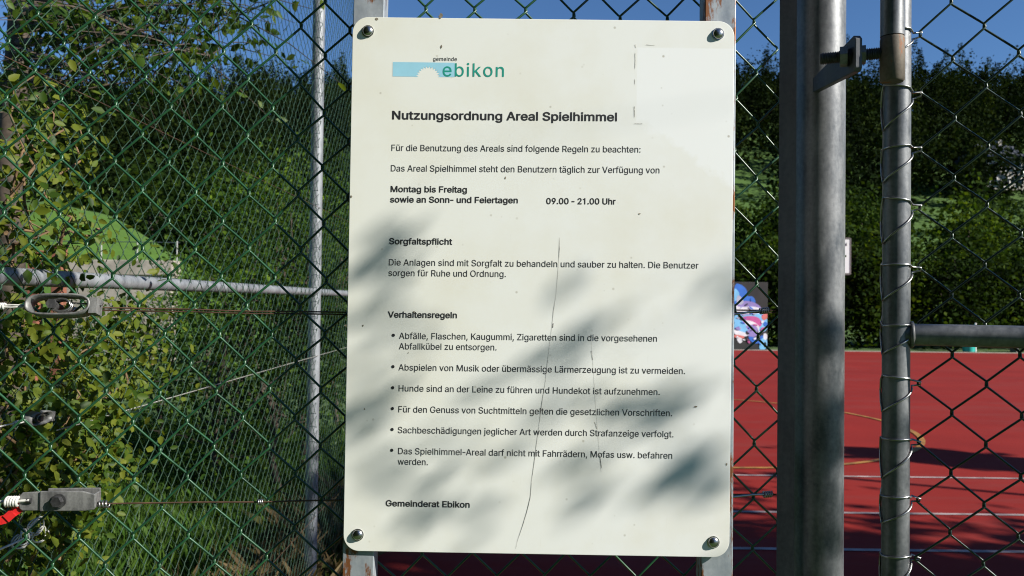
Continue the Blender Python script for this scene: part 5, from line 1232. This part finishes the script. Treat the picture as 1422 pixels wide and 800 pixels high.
def rect_spline(x0, y0, x1, y1):
    c = [(x0, y0), (x0, y1), (x1, y1), (x1, y0)]
    out = []
    for i, (x, y) in enumerate(c):
        px_, py_ = c[i - 1]; nx_, ny_ = c[(i + 1) % 4]
        out += [x + (px_ - x) / 3, y + (py_ - y) / 3, x, y, x + (nx_ - x) / 3, y + (ny_ - y) / 3]
    return out


GLYPH['l'][1] = [rect_spline(53, 0, 114, stem_h)]
GLYPH['1'] = [GLYPH['0'][0] * 0.92, [rect_spline(190, 0, 252, 509), rect_spline(80, 380, 192, 432)]]
hy = GLYPH['-']
hy[1] = [[v - 70 if i % 2 == 0 else v for i, v in enumerate(s)] for s in hy[1]]; hy[0] -= 140
CAP = 509.0


STEP = 1 / 130.0


def spans_at(polys, y):
    """filled stretches of a glyph on one level, whole where strokes overlap"""
    xs = []
    for q in polys:
        y0, y1 = q[:, 1], np.roll(q[:, 1], -1)
        x0, x1 = q[:, 0], np.roll(q[:, 0], -1)
        up = (y0 <= y) & (y1 > y); dn = (y1 <= y) & (y0 > y)
        for m, s in ((up, 1), (dn, -1)):
            if m.any():
                xx = x0[m] + (y - y0[m]) / (y1[m] - y0[m]) * (x1[m] - x0[m])
                xs += [(float(v), s) for v in xx]
    xs.sort(); out = []; w = 0
    for x, s in xs:
        if w == 0: st = x
        w += s
        if w == 0: out.append((st, x))
    return out


def glyph_polys(ch):
    res = []
    for s in GLYPH[ch][1]:
        A = np.array(s, float).reshape(-1, 3, 2) / 1000.0
        pts = []
        n = len(A)
        for i in range(n):
            p0, h0, h1, p1 = A[i, 1], A[i, 2], A[(i + 1) % n, 0], A[(i + 1) % n, 1]
            for t in (0, .25, .5, .75):
                pts.append((1 - t) ** 3 * p0 + 3 * t * (1 - t) ** 2 * h0 + 3 * t * t * (1 - t) * h1 + t ** 3 * p1)
        res.append(np.array(pts))
    return res


_cache = {}


def glyph_boxes(ch, wt):
    """upright strips that fill the letter, thickened by wt"""
    if (ch, wt) in _cache: return _cache[(ch, wt)]
    polys = glyph_polys(ch)
    out = []
    if polys:
        lo = min(p[:, 1].min() for p in polys) - wt; hi = max(p[:, 1].max() for p in polys) + wt
        rows = np.arange(lo, hi, STEP)
        prev = {}
        for r in rows:
            y = r + STEP / 2
            sp = []
            for k in np.linspace(-0.96, 0.96, 7):
                ex_ = wt * math.sqrt(1 - k * k)
                sp += [(a - ex_, b_ + ex_) for a, b_ in spans_at(polys, y + k * wt)]
            sp.sort(); mg = []
            for a, b_ in sp:
                if mg and a <= mg[-1][1]: mg[-1][1] = max(mg[-1][1], b_)
                else: mg.append([a, b_])
            cur = {}
            for a, b_ in mg:
                key = (round(a, 4), round(b_, 4))
                if key in prev: bx = prev[key]; bx[3] = r + STEP
                else: bx = [a, b_, r, r + STEP]; out.append(bx)
                cur[key] = bx
            prev = cur
    _cache[(ch, wt)] = out
    return out


def line_of_text(name, text, x0, y0, x1, y1, cap_px, weight, mat, parent, depth=0.0002, space=0.0):
    """one line of print; (x0, y0) and (x1, y1) are the ends of its base line as surveyed"""
    bx = []; pen = 0.0
    for ch in text:
        bx += [(a + pen, b_ + pen, lo, hi) for a, b_, lo, hi in glyph_boxes(ch, weight)]
        pen += GLYPH[ch][0] / 1000.0 + space
    bx = np.array(bx)
    w0, w1 = bx[:, 0].min(), bx[:, 1].max()
    (ax, az), (bx1, bz1) = on_sign(x0, y0), on_sign(x1, y1)
    _, cz1 = on_sign(x0, y0 - cap_px)
    ex = np.array([bx1 - ax, bz1 - az]) / (w1 - w0)
    sy = abs(cz1 - az) / (CAP / 1000)
    V = np.zeros((len(bx), 4, 3))
    for k, (i, j) in enumerate(((0, 2), (1, 2), (1, 3), (0, 3))):
        V[:, k, 0] = ax + (bx[:, i] - w0) * ex[0]
        V[:, k, 2] = az + (bx[:, i] - w0) * ex[1] + bx[:, j] * sy
    V[:, :, 1] = -ST / 2 - depth
    return link(name, fast_mesh(name, V.reshape(-1, 3), np.arange(len(bx) * 4).reshape(-1, 4)), M[mat], parent)


B_, N_ = 0.021, 0.005
em = empty('emblem', (0, 0, 0)); em.parent = sg
# pale blue bar with the rising sun left out of it
(bx0, bz0), (bx1_, bz1) = on_sign(545.3, 106.2), on_sign(631.5, 87.2)
scx, _ = on_sign(594.5, 106)
ro = np.array([0.0133, 0.0160])
sun_pts = []
for k in range(0, 25):
    a = math.pi - math.pi * k / 24
    rr2 = ro[1] if k % 2 else ro[0] * 0.96
    sun_pts.append((scx + rr2 * math.cos(a), bz0 + rr2 * math.sin(a) * 0.88))
mb = MB()
yy_ = -ST / 2 - 0.00012
poly = [(bx0, bz0)] + sun_pts + [(bx1_, bz0), (bx1_, bz1), (bx0, bz1)]
from mathutils.geometry import tessellate_polygon
tri = tessellate_polygon([[Vector((x, z, 0)) for x, z in poly]])
mb.add([(x, yy_, z) for x, z in poly], [tuple(t) for t in tri])
mb.build('sky_bar', M['ink_blue'], em)
line_of_text('small_lettering', 'gemeinde', 601.5, 84.5, 634.5, 84.8, 5.4, N_, 'ink_grey', em, space=0.03)
line_of_text('large_lettering', 'ebikon', 614.7, 106.0, 699.8, 106.7, 18.2, 0.004, 'ink_teal', em, depth=0.00026, space=0.05)

line_of_text('heading', 'Nutzungsordnung Areal Spielhimmel', 544.5, 165.6, 856.8, 168.2, 11.3, B_, 'ink', sg)
L = [
    ('text_line', 'Für die Benutzung des Areals sind folgende Regeln zu beachten:', 543.6, 209.6, 889.5, 211.9, 0),
    ('text_line', 'Das Areal Spielhimmel steht den Benutzern täglich zur Verfügung von', 542.8, 238.0, 915.8, 240.7, 0),
    ('heading', 'Montag bis Freitag', 542.4, 266.6, 648.5, 267.4, 1),
    ('heading', 'sowie an Sonn- und Feiertagen', 541.7, 281.0, 719.2, 282.2, 1),
    ('opening_hours', '09.00 - 21.00 Uhr', 758.5, 283.3, 855.0, 283.9, 1),
    ('heading', 'Sorgfaltspflicht', 540.3, 339.0, 628.0, 339.8, 1),
    ('text_line', 'Die Anlagen sind mit Sorgfalt zu behandeln und sauber zu halten. Die Benutzer', 540.0, 368.5, 970.0, 373.0, 0),
    ('text_line', 'sorgen für Ruhe und Ordnung.', 539.4, 383.2, 702.5, 384.8, 0),
    ('heading', 'Verhaltensregeln', 538.6, 440.8, 634.6, 441.8, 1),
    ('text_line', 'Abfälle, Flaschen, Kaugummi, Zigaretten sind in die vorgesehenen', 554.2, 470.6, 912.3, 474.5, 0),
    ('text_line', 'Abfallkübel zu entsorgen.', 554.0, 485.1, 689.6, 486.6, 0),
    ('text_line', 'Abspielen von Musik oder übermässige Lärmerzeugung ist zu vermeiden.', 553.4, 514.4, 951.3, 519.5, 0),
    ('text_line', 'Hunde sind an der Leine zu führen und Hundekot ist aufzunehmen.', 553.6, 543.4, 916.2, 548.6, 0),
    ('text_line', 'Für den Genuss von Suchtmitteln gelten die gesetzlichen Vorschriften.', 553.2, 572.6, 933.3, 578.0, 0),
    ('text_line', 'Sachbeschädigungen jeglicher Art werden durch Strafanzeige verfolgt.', 552.4, 601.4, 935.2, 607.3, 0),
    ('text_line', 'Das Spielhimmel-Areal darf nicht mit Fahrrädern, Mofas usw. befahren', 552.8, 630.6, 933.5, 637.0, 0),
    ('text_line', 'werden.', 552.3, 645.2, 594.2, 646.0, 0),
    ('heading', 'Gemeinderat Ebikon', 535.6, 702.8, 652.3, 704.9, 1),
]
for nm, tx, x0, y0, x1, y1, bold in L:
    line_of_text(nm, tx, x0, y0, x1, y1, 8.1 if bold else 8.7, B_ if bold else N_, 'ink' if bold else 'ink_grey', sg)
for x, y in ((546.3, 465.6), (545.8, 509.2), (545.4, 538.4), (545.0, 567.4), (544.6, 596.4), (544.2, 625.2)):
    cx1, cz1 = on_sign(x, y)
    mb = MB(); k = 14
    mb.add([(cx1 + .0021 * math.cos(6.283 * i / k), -ST / 2 - .0003, cz1 + .0021 * math.sin(6.283 * i / k)) for i in range(k)], [tuple(range(k))])
    mb.build('bullet', M['ink'], sg)
for x, y in ((511, 43.5), (997, 47.3), (496.8, 742.5), (990.6, 752.7)):
    cx1, cz1 = on_sign(x, y)
    mb = MB(); mb.tube([(cx1, -ST / 2, cz1), (cx1, -ST / 2 - .0012, cz1)], 0.0078, 24); mb.dome((cx1, -ST / 2 - .0012, cz1), (0, -1, 0), 0.0070, 0.0042, 24, 6)
    mb.build('screw', M['chrome'], sg)


def mark(name, lines, mat, y=-ST / 2 - 0.00032):
    mb = MB()
    for pts, w in lines:
        q = np.array([on_sign(*p) for p in pts])
        t = np.gradient(q, axis=0); t /= np.linalg.norm(t, axis=1)[:, None] + 1e-9
        nn = np.stack([-t[:, 1], t[:, 0]], 1) * (np.array(w) if np.ndim(w) else np.full(len(q), w))[:, None] / 2
        k = len(q)
        mb.add([(a, y, b) for a, b in q + nn] + [(a, y, b) for a, b in q - nn], [(i, i + 1, k + i + 1, k + i) for i in range(k - 1)])
    return mb.build(name, mat, sg)


g = np.random.default_rng(12)
M['scratch'] = flat('scratch', (0.26, 0.25, 0.23), 0.7, 0, 0.8, 160)
M['dirt'] = flat('dirt', (0.20, 0.17, 0.12), 0.8, 0, 0.5, 300)
M['scratch_faint'] = flat('faint_scratch', (0.42, 0.41, 0.38), 0.7, 0, 0.35, 160)
long_ = [(777, 330), (776.5, 345), (775.5, 365), (774, 385), (771.5, 410), (769, 432), (766.5, 455), (763.5, 480), (760, 505), (757, 530), (752.5, 560), (748.5, 590), (745.5, 618), (741.5, 645), (738.5, 668), (736, 690), (731.5, 710), (725.5, 730), (719, 750), (716, 762)]
long_ = [(x + g.normal() * .35, y) for x, y in long_]
mark('scratch', [(long_[0:3], [.0002, .0007, .0003]), (long_[2:20], [.0002, .0004, .0002, .0005, .0003, .0002, .0004, .0003, .0006, .0003, .0005, .0006, .0004, .0007, .0007, .0006, .0003, .0002]),
                 ([(768.5, 449), (767.5, 455)], .0013), ([(821, 487), (823, 500)], .0005), ([(833, 632), (835.5, 650)], .0007), ([(826, 586), (829, 596)], .0005)], M['scratch'])
mark('scratch', [([(821, 470), (824, 510), (827, 560), (831, 610), (835, 655)], .00025)], M['scratch_faint'])
# clean patch where a sticker was peeled off, with bits of its edge left
mark('glue_edge', [([(882.5, 62), (883, 66)], .0013), ([(882, 74), (882.3, 84), (881.8, 95)], .0006), ([(881.5, 110), (881.5, 117)], .0006), ([(881, 148), (881.2, 163)], .0008), ([(880.5, 171.8), (892, 172)], .0006), ([(897, 62.2), (903, 62.8), (909, 63)], .0005)], M['edge_glue'])
# dirt: insect spot on the upper edge and specks
for x, y, rx, rz_ in ((612, 22.5, .0030, .0036), (612.8, 65, .0013, .0028), (523.5, 26.5, .0022, .0018), (488, 273, .0012, .0018), (888, 297, .0018, .0009), (966, 565, .0025, .0012), (702, 247, .0010, .0020), (567, 490, .0006, .001), (506, 568, .0012, .0012), (480, 452, .0022, .0013), (504, 452, .0013, .0015), (1009, 645, .0013, .0018), (575, 433, .0018, .0008)):
    mb = MB(); cx1, cz1 = on_sign(x, y); k = 10; q_ = g.uniform(.6, 1.15, 10)
    mb.add([(cx1 + rx * q_[i] * math.cos(6.283 * i / k), -ST / 2 - .00034, cz1 + rz_ * q_[i] * math.sin(6.283 * i / k)) for i in range(k)], [tuple(range(k - 1, -1, -1))])
    mb.build('dirt_speck', M['dirt'], sg)

# ================================================================== TREES AND ADDED BUSHES THAT SHADE THE PLACE (beside and behind the viewer)
g = np.random.default_rng(77)
lt = empty('tree', (7.6, 1.9, 0), 0, 'broad tree right of the viewer whose lowest boughs dapple the sign with shade', 'tree')
LO = np.array([7.6, 1.9, 0.0])
LP = []; ANCH = []; LS = []
blobs = [(508, 325, 30, .5), (525, 385, 38, .8), (503, 435, 38, .65), (492, 600, 40, .8), (520, 560, 32, .5), (560, 470, 22, .3), (607, 625, 34, .5), (640, 655, 30, .5), (570, 720, 38, .6), (625, 725, 30, .5),
         (782, 478, 26, .85), (768, 440, 20, .4), (755, 520, 30, .55), (992, 415, 30, .95), (955, 402, 24, .5), (855, 585, 42, .55), (800, 572, 34, .5), (905, 600, 36, .6), (925, 645, 30, .9), (938, 690, 26, 1.1), (885, 630, 28, .6), (788, 690, 24, .9), (800, 635, 24, .5),
         (690, 560, 34, .35), (725, 600, 30, .45), (1010, 560, 30, .3), (500, 505, 32, .4), (500, 680, 34, .5)]
for k in range(34):
    blobs.append((g.uniform(1110, 1290), g.uniform(540, 840), g.uniform(26, 42), .85))
for k in range(14):
    blobs.append((g.uniform(1205, 1300), g.uniform(330, 600), g.uniform(26, 38), .9))
for k in range(10):
    blobs.append((g.uniform(1280, 1440), g.uniform(440, 500), g.uniform(26, 36), 1.0))
for k in range(8):
    blobs.append((g.uniform(480, 1000), g.uniform(800, 980), g.uniform(30, 45), .6))
for (px, py, rp, cov) in blobs:
    Y = 1.05 if px < 1080 else 1.10
    c = at(px, py, Y); t = g.uniform(2.7, 3.7) if px < 1080 else g.uniform(2.4, 3.6)
    c = c + S * t - LO
    rm = rp / F_PX * Y
    lf = g.uniform(.024, .036) if px < 1080 else g.uniform(.045, .06)
    n = max(2, int((.8 * cov if px > 1080 else .80 * cov ** 1.6) * math.pi * rm * rm / (0.25 * lf * lf)))
    d = g.normal(size=(n, 2)) * rm * 0.42
    LP.append(c + np.c_[d[:, 0], np.zeros(n), d[:, 1]] + S * g.uniform(-.25, .25, (n, 1)))
    ANCH.append(c); LS.append(np.full(n, lf))
ANCH = np.array(ANCH)
mb = MB()
hub = ANCH[[k for k, q in enumerate(blobs) if 1110 < q[0] < 1290 and q[1] > 540]].mean(0) + np.array([.35, .35, .1])
mb.tube([(0, 0, -.05), (.05, .02, 1.5), (0, .05, 3.0), (-.1, .1, 4.6), (-.2, .1, 6.2)], [.22, .19, .17, .13, .07], 12)
mb.tube([(0, .05, 3.0), hub * .5 + np.array([0, 0.5, 2.2]), hub], [.07, .03, .010], 8)
for a_ in ANCH[::6]:
    mb.tube([hub, a_ + S * 1.0 + np.array([0, .05, .03]), a_ + S * .4, a_ - S * .3], [.0008, .0007, .0006, .0006], 3, cap=False)
mb.build('trunk', M['bark'], lt)
P2, _ = clumped((1.0, 0.8, 6.4), (2.2, 1.6, 1.8), 2600, 40, .3, g)
P3 = np.concatenate([np.concatenate(LP), P2])
nb = len(P3) - len(P2)
Va, Fa = leaf_arrays(P3[:nb], np.concatenate(LS) * g.uniform(.8, 1.3, nb), up=0.0, g=g, face=(0.5, -4, 0.5))   # blades hang
Vb, Fb = leaf_arrays(P2, 0.15 * g.uniform(.7, 1.2, len(P2)), up=.5, g=g)
link('crown', fast_mesh('crown', np.concatenate([Va, Vb]), np.concatenate([Fa, Fb + len(Va)])), M['leaf_branch'], lt)

def sunward(x, y, z):
    t = z / S[2]
    return x + S[0] * t, y + S[1] * t


tx, ty = sunward(2.6, 4.5, 5.0)
tree('tree', 'spreading tree right of the court whose crown shades the near court edge', 'tree', (tx, ty), 7.0, (3.8, 1.2, 1.3), 5.0, 9000, 0.17, 'leaf_tree', seed=301, trunk_r=.18, ncl=90)
tx, ty = sunward(3.3, 9.0, 6.2)
tree('columnar_tree', 'slim columnar tree right of the court that throws one long dark bar of shade', 'tree', (tx, ty), 6.2, (.46, .46, 3.0), 3.2, 10000, 0.2, 'leaf_tree', seed=302, trunk_r=.12, ncl=120, spread=.1, shell=.2)
tx, ty = sunward(2.9, 7.45, 5.6)
mm = empty('lamp_mast', (tx, ty, 0), 0, 'slim lamp mast right of the court that throws a thin line of shade', 'lamp mast')
mb = MB(); mb.tube([(0, 0, 0), (0, 0, 5.6)], [.06, .04], 12); mb.build('pole', M['galv'], mm)
mb = MB(); mb.box((-.2, 0, 5.62), (.5, .22, .1)); mb.build('lamp_head', M['grey_frame'], mm, bevel=.02)
# unseen bushes added beside and behind the viewer to block skylight
for i, (x, y, h, w) in enumerate(((-2.2, 0.0, 5.6, 1.15), (-2.4, -1.9, 7.0, 1.5), (-1.8, -3.7, 7.0, 1.6), (0.0, -5.2, 5.0, 1.5))):
    tree('bush', ['tall bush left of the viewer beside the fence corner', 'tall bush behind the viewer, second from the fence corner', 'tall bush behind the viewer, third from the fence corner', 'bush straight behind the viewer'][i], 'bush', (x, y), h, (w, w, h * .47), h * .52, 9000, 0.32, 'leaf_tree', 'bushes around the viewer', seed=330 + i, trunk_r=.06, ncl=60)
